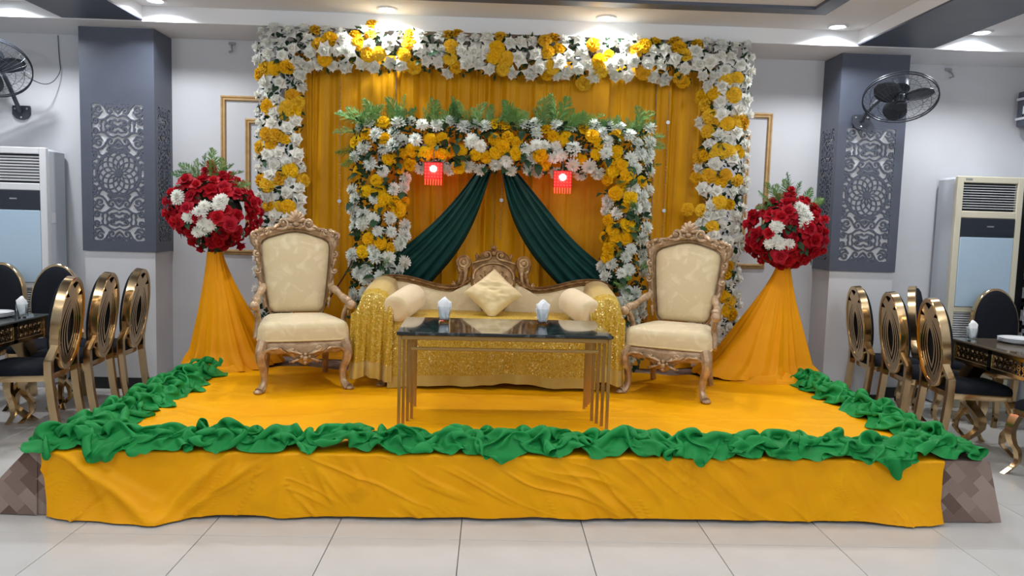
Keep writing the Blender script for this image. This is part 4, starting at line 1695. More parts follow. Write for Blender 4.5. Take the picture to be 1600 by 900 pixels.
def acanthus(mb, p, ang, L, W, y, lobes=3):
    """a small carved leaf in the xz plane"""
    d = (cos(ang), sin(ang)); n = (-sin(ang), cos(ang))
    nu = 3 * lobes + 2
    P = np.zeros((nu, 5, 3))
    for i in range(nu):
        t = i / (nu - 1)
        w = W * (sin(pi * (.1 + .88 * t)) ** .7) * (.75 + .25 * cos(2 * pi * lobes * t))
        for j in range(5):
            s = j / 2 - 1
            yy = y - .024 * (1 - abs(s)) * sin(pi * min(1, t + .15)) - .010 * t - (.006 if j % 2 else 0)
            P[i, j] = (p[0] + d[0] * L * t + n[0] * w * s, yy, p[1] + d[1] * L * t + n[1] * w * s)
    mb.grid(P)


def band(inner, outer, n, prof, closed=False):
    """moulded strip between two outlines in the xz plane; prof: (t across, y) pairs"""
    A = resample(inner, n); B = resample(outer, n)
    P = np.zeros((n, len(prof), 3))
    for k, (t, y) in enumerate(prof):
        q = A + (B - A) * t
        P[:, k] = np.stack([q[:, 0], np.full(n, y), q[:, 1]], 1)
    mb = MB(); mb.grid(P, closed_u=closed, closed_v=True)
    return mb


def mirror(h):
    """half outline from bottom right up to the top centre -> full outline, left bottom over the top to right bottom"""
    left = [(-x, z) for x, z in h]
    right = list(h)[::-1]
    if abs(h[-1][0]) < 1e-6:
        right = right[1:]
    return left + right


def cushion_from_outline(outline, y0, depth, back=.02, rings=7):
    """upholstered pad filling an outline in the xz plane, bulging towards -y"""
    O = np.asarray(outline, float)
    c = O.mean(0)
    n = len(O)
    P = np.zeros((rings + 2, n, 3))
    P[0] = np.stack([O[:, 0], np.full(n, y0 + back), O[:, 1]], 1)
    for k in range(rings + 1):
        t = k / rings
        s = cos(t * pi / 2) ** .45 if t < 1 else 0.0
        q = c + (O - c) * (1 - t) ** 1.0 if t < 1 else np.repeat(c[None], n, 0)
        q = c + (O - c) * (1 - t ** 1.6)
        P[k + 1] = np.stack([q[:, 0], np.full(n, y0 - depth * (1 - (1 - t) ** 2.6)), q[:, 1]], 1)
    mb = MB(); mb.grid(P, closed_v=True)
    return mb


def tilt(mb, ang, z0, y0=0.0):
    return mb.move(Matrix.Translation((0, y0, z0)) @ Matrix.Rotation(ang, 4, 'X') @ Matrix.Translation((0, 0, -z0)))


def cabriole(mb, x, y, z1, ox, oy, r0=.036, r1=.020, square=False):
    """curved leg: knee bulges outwards, ankle in, toe out"""
    pts = []; rad = []
    for i in range(13):
        t = i / 12
        z = z1 * (1 - t)
        k = .035 * sin(pi * min(1, t * 1.9)) * (1 if t < .53 else 0) - .012 * sin(pi * max(0, (t - .45) / .55)) + .045 * max(0, t - .82) / .18
        pts.append((x + ox * k, y + oy * k, max(z, .016)))
        rad.append(r0 + (r1 - r0) * min(1, t * 1.25) + (.012 * max(0, (t - .8) / .2)))
    mb.tube(pts, rad, 8)
    mb.ball((pts[-1][0] + ox * .012, pts[-1][1] + oy * .012, .017), (.032, .032, .017), 8, 6)
    # carved knee and toe
    mb.ball((x + ox * .045, y + oy * .045, z1 * .80), (.022, .022, .045), 7, 5)
    mb.ball((x + ox * .05, y + oy * .05, z1 * .66), (.014, .014, .022), 6, 4)


# ------------------------------------------------------------------ throne chairs
def make_throne(label):
    t = thing('throne_chair', label, 'chair', group='carved throne chairs')
    out_h = [(.175, .44), (.20, .50), (.215, .56), (.232, .64), (.262, .70), (.282, .755), (.272, .80), (.262, .835), (.285, .87), (.292, .915), (.290, .95), (.318, .985), (.322, 1.03), (.300, 1.062),
             (.262, 1.065), (.235, 1.085), (.20, 1.085), (.165, 1.095), (.145, 1.12), (.115, 1.135), (.085, 1.155), (.05, 1.165), (.0, 1.17)]
    in_h = [(.160, .47), (.196, .50), (.212, .60), (.226, .72), (.240, .86), (.246, .95), (.236, .99), (.20, 1.015), (.14, 1.035), (.07, 1.056), (0, 1.066)]
    outer = mirror(out_h); inner = mirror(in_h)
    TA, Z0, Y0 = radians(-9), .47, .24
    prof = [(0, -.012), (.10, -.040), (.22, -.030), (.45, -.046), (.75, -.040), (.95, -.022), (1, -.006), (1, .025), (0, .025)]
    fb = band(inner, outer, 150, prof)
    # carved border: scrolls and leaves
    for sg in (-1, 1):
        h = -sg
        spiral(fb, (sg * .292, 1.030), .030, 1.2, pi if sg > 0 else 0, -.045, .012, h)
        spiral(fb, (sg * .272, .775), .022, 1.1, 0 if sg < 0 else pi, -.045, .010, -h)
        spiral(fb, (sg * .275, .895), .024, 1.1, pi / 2, -.045, .010, h)
        spiral(fb, (sg * .215, 1.062), .022, 1.15, -pi / 2, -.045, .010, h)
        spiral(fb, (sg * .092, 1.122), .040, 1.25, -pi / 2, -.045, .014, h, tail=[(sg * .21, 1.085), (sg * .16, 1.085), (sg * .12, 1.082)])
        acanthus(fb, (sg * .235, .60), pi / 2 - sg * .25, .12, .020, -.045)
        acanthus(fb, (sg * .225, .50), pi / 2 - sg * .08, .10, .016, -.045)
        acanthus(fb, (sg * .262, .80), pi / 2 - sg * .25, .08, .018, -.046)
        acanthus(fb, (sg * .275, .93), pi / 2 - sg * .1, .085, .02, -.046)
        acanthus(fb, (sg * .30, 1.045), pi / 2 + sg * 1.1, .09, .022, -.046)
        acanthus(fb, (sg * .17, 1.07), pi / 2 + sg * .9, .08, .018, -.046)
    tilt(fb, TA, Z0, Y0).build('back_frame', M_carved, t, sharp=50)
    # crest shell
    sh = MB()
    for k in range(7):
        a = radians(90 + (k - 3) * 25)
        L = .085 - .006 * abs(k - 3)
        pts = [(0 + cos(a) * L * q, -.035 - .02 * sin(pi * q) - .012 * q, 1.135 + sin(a) * L * q) for q in (0, .3, .6, .85, 1)]
        sh.tube(pts, [.006, .012, .016, .016, .009], 6)
    sh.ball((0, -.055, 1.118), (.028, .018, .018), 8, 5)
    acanthus(sh, (0, 1.09), 0.15, .075, .016, -.045); acanthus(sh, (0, 1.09), pi - .15, .075, .016, -.045)
    tilt(sh, TA, Z0, Y0).build('crest_shell', M_carved, t, sharp=60)
    # back pad
    pad = resample(np.array(inner), 90)
    c = pad.mean(0)
    bc = cushion_from_outline(c + (pad - c) * .985, -.012, .055, .03)
    tilt(bc, TA, Z0, Y0).build('back_cushion', M_cream, t, sharp=180)
    # seat: trapezoid pad with piping
    def seat_outline(g=0.0, n=72):
        P = smooth_curve([(-.285 - g, -.12), (-.305 - g, -.27 - g), (-.28 - g, -.315 - g), (0, -.33 - g), (.28 + g, -.315 - g), (.305 + g, -.27 - g), (.285 + g, -.12), (.235 + g, .20), (.20, .235 + g), (-.20, .235 + g), (-.235 - g, .20), (-.285 - g, -.12)], n + 1, 2)
        return P[:-1]
    O = seat_outline(); cc = O.mean(0); n = len(O)
    layers = [(1.0, .345), (1.005, .355), (1.0, .385), (.99, .425), (.955, .455), (.88, .470), (.7, .480), (.4, .486), (.0, .488)]
    P = np.zeros((len(layers), n, 3))
    for k, (s, z) in enumerate(layers):
        q = cc + (O - cc) * s
        P[k] = np.stack([q[:, 0], q[:, 1], np.full(n, z)], 1)
    mb = MB(); mb.grid(P, closed_v=True)
    sc = mb.build('seat_cushion', M_cream, t, sharp=180)
    mb = MB(); mb.tube([(p[0], p[1], .352) for p in np.r_[O, O[:2]]], .007, 6, caps=False)
    mb.build('piping', M_creamsilk, sc)
    # apron under the seat, with the carved drop in front
    O2 = seat_outline(-.004)
    P = np.zeros((5, n, 3))
    for k in range(5):
        s = k / 4
        z = []
        for p in O2:
            front = max(0.0, min(1.0, (-.2 - p[1]) / .08))
            x = p[0]
            low = .275 - front * (.075 * math.exp(-(x / .11) ** 2) + .012 * cos(x * 30)) + (.0 if abs(x) < .2 else front * .0)
            z.append(.345 * (1 - s) + low * s)
        P[k] = np.stack([O2[:, 0] * (1 + .02 * sin(pi * s)), O2[:, 1] * (1 + .02 * sin(pi * s)), z], 1)
    ap = MB(); ap.grid(P, closed_v=True)
    for sg in (-1, 1):
        yf = -.336
        acanthus(ap, (sg * .02, .262), pi / 2 - sg * 1.25, .13, .022, yf)
        acanthus(ap, (sg * .03, .235), pi / 2 - sg * 1.9, .08, .016, yf)
        acanthus(ap, (sg * .24, .30), pi / 2 + sg * 1.5, .10, .016, yf + .012)
        spiral(ap, (sg * .085, .295), .018, 1.1, 0, yf, .009, sg)
        ap.tube([(sg * .275, -.318, .24), (sg * .255, -.325, .285), (sg * .215, -.332, .305), (sg * .16, -.336, .300), (sg * .12, -.338, .275)], [.010, .011, .010, .009, .006], 6)
    for (x, z, r) in ((0, .232, .022), (-.026, .245, .014), (.026, .245, .014), (0, .262, .014), (0, .205, .015)):
        ap.ball((x, -.345, z), (r, .016, r), 8, 5)
    ao = ap.build('apron', M_carved, t, sharp=50)
    solidify(ao, .012, -1)
    # legs
    for sg in (-1, 1):
        lg = MB(); cabriole(lg, sg * .265, -.285, .345, sg * .6, -.75, .038, .021)
        lg.build('leg', M_carved, t)
        lg = MB()
        lg.tube([(sg * .205, .20, .345), (sg * .208, .215, .22), (sg * .212, .245, .10), (sg * .218, .285, .012)], [.028, .026, .023, .022], 8)
        lg.build('leg', M_carved, t)
        # armrest with its scroll hand and post
        ar = MB()
        pts = smooth_curve([(sg * .232, .175, .675), (sg * .262, .06, .645), (sg * .295, -.05, .605), (sg * .305, -.15, .598), (sg * .312, -.215, .590)], 16)
        ar.tube(pts, [.020, .022, .026, .029, .027, .024, .022, .022, .024, .027, .030, .030, .028, .026, .025, .024], 8)
        ar.ball((sg * .318, -.235, .578), (.034, .040, .034), 10, 7)
        ar.ball((sg * .302, -.165, .608), (.030, .034, .022), 8, 6)
        ar.tube([(sg * .335, -.235, .578), (sg * .350, -.235, .578)], [.022, .012], 8)
        ar.tube(smooth_curve([(sg * .305, -.19, .575), (sg * .290, -.135, .52), (sg * .286, -.10, .46), (sg * .293, -.12, .40), (sg * .298, -.16, .345)], 14), [.022, .021, .020, .019, .019, .019, .020, .021, .022, .023, .024, .024, .024, .024], 8)
        acanthus(ar, (sg * .31, .50), pi / 2, .08, .014, -.155)
        ar.build('armrest', M_carved, t, sharp=60)
    return t


tl = make_throne('carved cream throne chair standing left of the sofa')
tl.location = (-1.345, 5.42, S + .003); tl.rotation_euler.z = radians(20)
tr = copy_tree(tl)
tr['label'] = 'carved cream throne chair standing right of the sofa'
tr.location = (1.335, 5.45, S + .003); tr.rotation_euler.z = radians(-26)


# ------------------------------------------------------------------ sofa
def make_sofa():
    t = thing('sofa', 'carved cream wedding sofa with scrolled crest between the throne chairs', 'sofa', (0.02, 5.66, S + .003), radians(1.2))
    # local: front at y=-.36, back at y=.30
    top_h = [(.93, .70), (.86, .745), (.74, .755), (.62, .738), (.50, .705), (.40, .682), (.30, .680), (.23, .705), (.175, .76)]
    low_h = [(x, z - .055) for x, z in top_h]
    TA, Z0, Y0 = radians(-8), .47, .26
    prof = [(0, -.02), (.15, -.052), (.3, -.036), (.5, -.044), (.7, -.036), (.85, -.052), (1, -.02), (1, .02), (0, .02)]
    rail = MB()
    for sg in (-1, 1):
        U = smooth_curve([(sg * x, z) for x, z in top_h], 60); L = smooth_curve([(sg * x, z) for x, z in low_h], 60)
        b = band(L, U, 60, prof); rail.add(b.v, b.f)
        for k in range(15):
            i = 2 + k * 4
            if i >= 58: break
            p = (U[i] + L[i]) / 2; d = U[i + 1] - U[i]
            acanthus(rail, tuple(p), atan2(d[1], d[0]), .055, .012, -.040, 2)
    tilt(rail, TA, Z0, Y0).build('back_rail', M_carved_gold, t, sharp=50)
    # the carved crest plate in the middle
    ch = [(.055, .40), (.115, .52), (.15, .62), (.178, .70), (.172, .76), (.175, .82), (.168, .845), (.150, .86), (.135, .885), (.105, .925), (.07, .95), (.035, .955), (.0, .965)]
    out = mirror(ch)
    cr = MB()
    pl = resample(np.array(out), 80); c0 = np.array([0, .72])
    P = np.zeros((6, 80, 3))
    for k, (s, y) in enumerate(((1, .02), (1, -.03), (.93, -.052), (.86, -.036), (.5, -.036), (0, -.034))):
        q = c0 + (pl - c0) * s
        P[k] = np.stack([q[:, 0], np.full(80, y), q[:, 1]], 1)
    cr.grid(P, closed_v=True)
    arc = [(.155 * cos(radians(a)), -.045, .745 + .11 * sin(radians(a))) for a in range(-10, 191, 10)]
    cr.tube(arc, .012, 6)
    for sg in (-1, 1):
        h = -sg
        spiral(cr, (sg * .052, .915), .034, 1.2, -pi / 2, -.05, .012, h, tail=[(sg * .165, .85), (sg * .13, .862), (sg * .09, .872)])
        acanthus(cr, (sg * .125, .875), pi / 2 - sg * .2, .055, .018, -.05)
        # flower spray
        for a, L in ((.2, .085), (.65, .10), (1.1, .105)):
            acanthus(cr, (sg * .012, .71), pi / 2 - sg * a, L, .017, -.048)
        spiral(cr, (sg * .058, .70), .028, 1.2, 0 if sg > 0 else pi, -.048, .009, sg)
        acanthus(cr, (sg * .10, .64), pi / 2 + sg * .3, .08, .02, -.048)
        acanthus(cr, (sg * .05, .58), pi / 2 + sg * .2, .09, .02, -.048)
        for k in range(6):
            a = 2 * pi * k / 6
            cr.ball((sg * .108 + .016 * cos(a), -.050, .665 + .016 * sin(a)), (.010, .010, .010), 6, 4)
    acanthus(cr, (0, .74), pi / 2, .095, .024, -.050)
    cr.ball((0, -.06, .93), (.022, .02, .022), 10, 6)
    cr.tube([(0, -.03, .95), (0, -.035, .985), (0, -.03, 1.0)], [.014, .011, .003], 6)
    acanthus(cr, (0, .955), pi / 2 + .8, .04, .012, -.045); acanthus(cr, (0, .955), pi / 2 - .8, .04, .012, -.045)
    tilt(cr, TA, Z0, Y0).build('crest', M_carved_gold, t, sharp=50)
    # volutes either side of the crest
    for sg in (-1, 1):
        vo = MB()
        prof2 = [(.001, -.058), (.014, -.058), (.018, -.046), (.030, -.052), (.038, -.052), (.042, -.040), (.052, -.046), (.060, -.040), (.062, -.01), (.062, .02), (.001, .02)]
        seg = 24
        vs = []; fs = []
        for (r, y) in prof2:
            for k in range(seg):
                a = 2 * pi * k / seg
                vs.append((sg * .232 + r * cos(a), y, .855 + r * sin(a)))
        for i in range(len(prof2) - 1):
            for k in range(seg):
                k2 = (k + 1) % seg
                fs.append((i * seg + k, i * seg + k2, (i + 1) * seg + k2, (i + 1) * seg + k))
        vo.add(vs, fs)
        o1 = smooth_curve([(sg * .292, .85), (sg * .29, .80), (sg * .262, .76), (sg * .28, .71), (sg * .315, .672)], 24)
        o2 = smooth_curve([(sg * .175, .85), (sg * .19, .79), (sg * .20, .74), (sg * .20, .70), (sg * .215, .655)], 24)
        b = band(o1, o2, 24, [(0, -.02), (.15, -.045), (.4, -.034), (.6, -.05), (.85, -.045), (1, -.02), (1, .02), (0, .02)])
        vo.add(b.v, b.f)
        acanthus(vo, (sg * .245, .79), -pi / 2 + sg * .25, .11, .02, -.045)
        spiral(vo, (sg * .312, .685), .018, 1.0, pi / 2, -.04, .009, sg)
        tilt(vo, TA, Z0, Y0).build('volute', M_carved_gold, t, sharp=50)
    # back pads left and right of the crest
    for sg in (-1, 1):
        ln = smooth_curve([(sg * x, z) for x, z in [(.90, .66)] + low_h[1:]], 30)
        outl = np.r_[ln, np.array([(sg * .15, .68), (sg * .10, .56), (sg * .03, .47), (sg * .03, .40), (sg * .90, .40)])]
        outl = resample(np.r_[outl, outl[:1]], 81)[:-1]
        pd = cushion_from_outline(outl, -.015, .06, .03)
        p = tilt(pd, TA, Z0, Y0).build('back_cushion', M_cream, t, sharp=180)
        pp = MB(); pp.tube([(sg * .148, -.03, .70), (sg * .10, -.036, .57), (sg * .04, -.036, .47)], .007, 6)
        edge = smooth_curve([(sg * x, z) for x, z in low_h], 40)
        pp.tube([(x, -.03, z - .004) for x, z in edge], .007, 6)
        tilt(pp, TA, Z0, Y0).build('piping', M_creamsilk, p)
    bk = MB(); bk.box((0, .29, .36), (1.7, .03, .56), .01)
    tilt(bk, radians(-6), .47, 0).build('back_board', M_carved_gold, t)
    # seat
    st = MB()
    n = 40
    prof = [(-.33, .30), (-.345, .36), (-.345, .43), (-.33, .465), (-.28, .482), (-.1, .488), (.1, .486), (.24, .482), (.24, .30)]
    P = np.zeros((n, len(prof), 3))
    for i in range(n):
        x = -.76 + 1.52 * i / (n - 1)
        for k, (y, z) in enumerate(prof):
            P[i, k] = (x, y, z)
    st.grid(P, closed_v=True)
    st.build('seat_cushion', M_cream, t, sharp=180)
    fr_ = MB(); fr_.box((0, -.05, .25), (1.66, .56, .11), .02)
    for sg in (-1, 1):
        spiral(fr_, (sg * .3, .24), .03, 1.2, 0, -.335, .012, sg)
    fr_.build('seat_frame', M_carved_gold, t)
    for sx in (-1, 1):
        lg = MB(); cabriole(lg, sx * .76, -.27, .21, sx * .5, -.8, .040, .026); lg.build('leg', M_carved_gold, t)
        lg = MB(); lg.tube([(sx * .74, .20, .22), (sx * .745, .24, .10), (sx * .75, .27, .012)], [.03, .027, .025], 8); lg.build('leg', M_carved_gold, t)
    # rolled arms
    for sx in (-1, 1):
        ar = MB()
        ys = np.linspace(-.31, .26, 22)
        sec = 22
        P = np.zeros((len(ys), sec, 3))
        for i, y in enumerate(ys):
            q = i / (len(ys) - 1)
            top = .655 + .06 * q ** 1.5 - .035 * (1 - q) ** 6
            wr = .105
            for k in range(sec):
                a = 2 * pi * k / sec
                cx = sx * ((.83 if sx < 0 else .79) + .010 * q)
                if sin(a) >= 0:
                    P[i, k] = (cx + wr * cos(a), y, top - .10 + .10 * sin(a))
                else:
                    P[i, k] = (cx + (wr - .02 * -sin(a)) * cos(a), y, top - .10 + (top - .10 - .22) * sin(a))
        ar.grid(P, closed_v=True)
        ar.add([P[0][k] for k in range(sec)], [tuple(range(sec))]); ar.add([P[-1][k] for k in range(sec)], [tuple(range(sec))])
        ar.build('arm', M_cream, t, sharp=60)
    return t


sofa = make_sofa()
SX, SY = .02, 5.66


# bolsters and the diamond cushion
def bolster(x, y, z, rz, label):
    t = MB()
    prof = [(.001, -.185), (.03, -.183), (.06, -.188), (.088, -.18), (.098, -.165), (.1, -.12), (.102, 0), (.1, .12), (.098, .165), (.088, .18), (.06, .188), (.03, .183), (.001, .185)]
    t.lathe(prof, 28)
    t.move(Matrix.Rotation(pi / 2, 4, 'X'))
    o = t.build('bolster', M_creamplain, sharp=180)
    tag(o, label, 'bolster', 'bolsters on the sofa')
    o.location = (x, y, z); o.rotation_euler = (radians(9), 0, rz)
    return o


bolster(-.612, 5.445, S + .588, radians(-15), 'beige velvet bolster lying against the left arm of the sofa')
bolster(.640, 5.455, S + .588, radians(19), 'beige velvet bolster lying against the right arm of the sofa')

n = 33
P = np.zeros((2, n, n, 3))
for i in range(n):
    for j in range(n):
        a, b = i / (n - 1) * 2 - 1, j / (n - 1) * 2 - 1
        pin = 1 - .09 * ((1 - a * a) * abs(b) ** 3) , 1 - .09 * ((1 - b * b) * abs(a) ** 3)
        x = a * .158 * pin[1]; z = b * .158 * pin[0]
        bul = ((1 - a ** 4) * (1 - b ** 4)) ** .55 * .065
        wr = .008 * float(ridge((a + b) * 1.2 + 2, (a - b) * 3.2, 400)) * (1 - a ** 4) * (1 - b ** 4) + .006 * float(ridge(a * 2 + 4, (b - a * .4) * 4, 401)) * (1 - a ** 4) * (1 - b ** 4)
        P[0, i, j] = (x, -bul - wr, z); P[1, i, j] = (x, bul, z)
mb = MB(); mb.grid(P[0]); mb.grid(P[1])
mb.move(Matrix.Rotation(radians(-36), 4, 'X') @ Matrix.Rotation(radians(47), 4, 'Y'))
zmin = min(p[2] for p in mb.v)
mb.v = [(x, y, max(z, zmin + .028)) for x, y, z in mb.v]
zmin = min(p[2] for p in mb.v)
cu = mb.build('cushion', M_creamsilk, sharp=180)
tag(cu, 'square cream silk cushion balanced on its corner at the middle of the sofa', 'cushion')
cu.location = (.015, 5.66, S + .495 - zmin)


# sequinned shawls over the arms, and the throw over the seat
def shawl(sx, label, seed):
    t = thing('sequin_shawl', label, 'shawl', (SX + (-.835 if sx < 0 else .795), SY, S), 0, 'gold sequin shawls on the sofa arms')
    nu, nv = 70, 90
    top = np.zeros((nu, nv, 3))
    for j in range(nv):
        v = j / (nv - 1)
        for i in range(nu):
            u = i / (nu - 1) * 2 - 1                 # -1 inner side ... 1 outer side, before mirroring
            if v < .45:                              # lies over the arm from back to front
                q = v / .45
                y = .265 - .60 * q
                tz = .725 - .05 * q - .02 * q ** 4
                a = u * 1.25
                rr = .125
                x = rr * sin(a) * (1.02 + .06 * abs(u))
                z = tz - .10 + .118 * cos(a) - (.20 * (1 - .6 * q) * max(0, -u - .55) + .30 * q * max(0, u - .5) + .10 * max(0, u - .5))
            else:
                q = (v - .45) / .55
                cur = min(1, q * 5)
                y = -.335 - .035 * sin(cur * pi / 2) - .015 * q
                a = u * 1.25
                x0 = .125 * sin(a) * (1.02 + .06 * abs(u))
                x = x0 * (1 - cur) + (u * (.145 if sx < 0 else .125) + .012 * q) * cur
                z0 = .655 - .10 + .118 * cos(a) - (.08 * max(0, -u - .55) + .40 * max(0, u - .5))
                hem = .055 + .05 * max(0, -.1 - u) * 0 + .035 * (.5 + .5 * sin(3 * u + seed))
                zt = .665 - (.665 - hem) * q ** .9
                z = z0 * (1 - cur) + zt * cur
                f = .026 * cos(u * 8 + seed + .6 * q) + .014 * cos(u * 17 + seed * 2 - q)
                y -= f * cur * (.35 + .65 * q) + .012
                x += .012 * sin(u * 8 + seed) * q
            top[i, j] = (x * sx * 1.0, y, z)
    # split: plain net border and sequinned field
    cut = int(nv * .38)
    hemrow = int(nv * .88)
    m = MB(); m.grid(top[:, :cut + 1])
    m.build('net_top', M_net, t, sharp=180)
    m = MB(); m.grid(top[:, cut:hemrow + 1])
    m.build('sequin_field', M_sequin, t, sharp=180)
    m = MB(); m.grid(top[:, hemrow:])
    m.build('net_border', M_net, t, sharp=180)
    return t


shawl(-1, 'gold sequin shawl draped over the left arm of the sofa', 1.0)
shawl(1, 'gold sequin shawl draped over the right arm of the sofa', 2.2)

t = thing('sequin_throw', 'gold sequin throw hanging from the sofa seat down to the stage behind the coffee table', 'throw', (SX, SY, S), 0)
nu, nv = 150, 50
P = np.zeros((nu, nv, 3))
for i in range(nu):
    x = -.725 + 1.45 * i / (nu - 1)
    for j in range(nv):
        v = j / (nv - 1)
        if v < .22:
            q = v / .22
            y = .20 - .53 * q; z = .496 - .004 * q + .004 * float(vnoise(x * 9, q * 4, 501))
        else:
            q = (v - .22) / .78
            c = min(1, q * 7)
            hem = .035 + .016 * sin(x * 4 + 1) + .008 * sin(x * 11)
            z = .492 - (.492 - hem) * q
            f = .016 * cos(x * 26 + 2 * sin(x * 5)) + .010 * float(vnoise(x * 18, q * 1.5, 502))
            y = -.352 - .012 * sin(c * pi / 2) - f * q - .022 * q
        P[i, j] = (x, y, z)
hr = int(nv * .86)
m = MB(); m.grid(P[:, :hr + 1]); m.build('sequin_field', M_sequin, t, sharp=180)
m = MB(); m.grid(P[:, hr:]); m.build('net_border', M_net, t, sharp=180)


# ================================================================== AIR CONDITIONERS
def air_conditioner(x, label, m_front, n_top, slat):
    t = thing('air_conditioner', label, 'air conditioner', (x, 6.52, 0), 0, 'floor standing air conditioners')
    W, D, H = .58, .30, 2.01
    b = MB(); b.box((0, D / 2 + .02, H / 2), (W - .012, D - .03, H - .01), .02)
    b.build('casing', M_greyplastic, t, smooth=False)
    # front frame: stiles and rails around the openings
    f = MB(); y = .012
    def rail(z0, z1, x0=-W / 2 + .055, x1=W / 2 - .055):
        f.box(((x0 + x1) / 2, y, (z0 + z1) / 2), (x1 - x0, .045, z1 - z0), .006)
    rail(1.955, H); rail(1.655, 1.715); rail(.84, .885); rail(0, .10)
    rail(.0, H, -W / 2, -W / 2 + .055); rail(0, H, W / 2 - .055, W / 2)
    f.build('front_frame', m_front, t, smooth=False)
    for zc, hh in ((1.835, .25), (.47, .76)):
        d = MB(); d.box((0, .034, zc), (W - .10, .01, hh)); d.build('grille_recess', M_dark, t, smooth=False)
    for k in range(n_top):
        z = 1.728 + (k + .5) * (1.945 - 1.728) / n_top
        s = MB(); s.box((0, .008, z), (W - .112, .014, slat), .001, Matrix.Rotation(radians(15), 4, 'X'))
        s.build('louvre', M_whiteplastic, t, smooth=False)
    s = MB()
    for k in range(4):
        s.box((-.16 + .107 * k, .026, 1.835), (.004, .008, .23))
    s.build('vane', M_dark, t, smooth=False)
    g = MB(); g.box((0, -.005, 1.575), (W - .112, .018, .155), .003)
    dp = g.build('display_panel', M_darkdisplay, t, smooth=False)
    g = MB(); g.box((.02, -.0145, 1.585), (.06, .002, .012)); g.build('display_mark', M_chrome, dp, smooth=False)
    g = MB(); g.box((0, -.006, 1.19), (W - .112, .018, .605), .006)
    g.build('front_panel', M_bluepanel, t, smooth=False)
    for k in range(17):
        z = .835 - k * .020
        s = MB(); s.box((0, .006, z), (W - .112, .022, .007), .001, Matrix.Rotation(radians(25), 4, 'X'))
        s.build('louvre', M_whiteplastic, t, smooth=False)
    s = MB(); s.box((0, .0, .29), (W - .112, .022, .38), .004); s.build('kick_panel', m_front, t, smooth=False)
    g = MB(); g.box((-W / 2 + .095, -.0115, 1.985), (.06, .002, .014)); g.build('badge', M_chrome, t, smooth=False)
    g = MB(); g.box((W / 2 - .006, .10, 1.43), (.006, .06, .09), .002); g.build('side_handle', M_whiteplastic, t, smooth=False)
    return t


air_conditioner(-4.00, 'white floor standing air conditioner left of the left grey pillar', M_whiteplastic, 9, .013)
air_conditioner(4.245, 'yellowed cream floor standing air conditioner right of the right grey pillar', M_creamplastic, 10, .006)


# ================================================================== WALL FANS
def wall_fan(hub, axis, bracket, bracket_n, label, cable=None):
    t = thing('wall_fan', label, 'fan', bracket, 0, 'dark wall fans')
    B = Vector(bracket)
    Hc = Vector(hub) - B
    ax = Vector(axis).normalized()
    M = Matrix.Translation(Hc) @ ax.to_track_quat('Z', 'Y').to_matrix().to_4x4()
    R = .275
    cg = MB()
    def ring(r, z, rt, seg=5, n=44):
        pts = [(r * cos(2 * pi * k / n), r * sin(2 * pi * k / n), z) for k in range(n + 1)]
        cg.tube(pts, rt, seg, caps=False)
    ring(R, 0, .006, 6); ring(R, -.022, .005, 6)
    for r, z in ((.22, .050), (.16, .068), (.22, -.06), (.15, -.085)):
        ring(r, z, .0018, 4)
    for k in range(36):
        a = 2 * pi * k / 36
        ca, sa = cos(a), sin(a)
        cg.tube([(R * ca, R * sa, 0), (.24 * ca, .24 * sa, .042), (.15 * ca, .15 * sa, .070), (.05 * ca, .05 * sa, .080)], .0011, 3, caps=False)
        cg.tube([(R * ca, R * sa, -.02), (.23 * ca, .23 * sa, -.055), (.13 * ca, .13 * sa, -.090), (.07 * ca, .07 * sa, -.095)], .0011, 3, caps=False)
    cg.move(M).build('cage', M_fan, t, fix=False)
    MB().lathe([(.001, .088), (.045, .086), (.05, .078), (.05, .072), (.001, .070)], 16).move(M).build('cage_badge', M_fan, t)
    for k in range(3):
        bl = MB()
        P = np.zeros((9, 5, 3))
        for i in range(9):
            r = .04 + .205 * i / 8
            w = .05 + .045 * sin(pi * min(1, i / 8 * .9 + .1)); w *= (1 if i < 7 else (.85 if i == 7 else .55))
            for j in range(5):
                s = j / 4 * 2 - 1
                tw = radians(26 - 10 * i / 8)
                P[i, j] = (r, w * s * cos(tw), w * s * sin(tw) * .7)
        bl.grid(P)
        bl.move(M @ Matrix.Rotation(2 * pi * k / 3 + .35, 4, 'Z'))
        o = bl.build('blade', M_fan, t, sharp=180); solidify(o, .003)
    MB().lathe([(.001, .045), (.03, .042), (.045, .02), (.045, -.02), (.001, -.025)], 18).move(M).build('hub', M_fan, t)
    MB().lathe([(.001, -.225), (.035, -.222), (.062, -.20), (.072, -.16), (.072, -.105), (.05, -.098), (.001, -.097)], 20).move(M).build('motor', M_fan, t)
    # curved arm from the plate to the motor
    n = Vector(bracket_n)
    mot = Hc - ax * .15
    a0 = n * .03
    pts = smooth_curve([tuple(a0), tuple(a0 + n * .05 + Vector((0, 0, .07))), tuple(a0 * .3 + mot * .5 + Vector((0, 0, .05)) + n * .02), tuple(mot)], 18)
    MB().tube(pts, .018, 8).build('arm', M_fan, t)
    Rb = Matrix.Rotation(atan2(n.x, -n.y), 4, 'Z')
    o = [(-.07, .055), (.07, .055), (.075, .04), (.075, -.02), (.045, -.055), (.015, -.065), (-.015, -.065), (-.045, -.055), (-.075, -.02), (-.075, .04)]
    pl = MB(); pl.prism(o, -.02, .0); pl.move(Rb)
    p = pl.build('bracket_plate', M_fan, t, smooth=False)
    for (sx, sz) in ((-.05, .03), (.05, .03), (0, -.045)):
        s = MB(); s.ball((sx, -.022, sz), (.009, .005, .009), 8, 5); s.move(Rb); s.build('screw', M_chrome, p)
    if cable:
        MB().tube(smooth_curve([tuple(Vector(c) - B) for c in cable], 30), .004, 5).build('cable', M_wire, t)
    return t


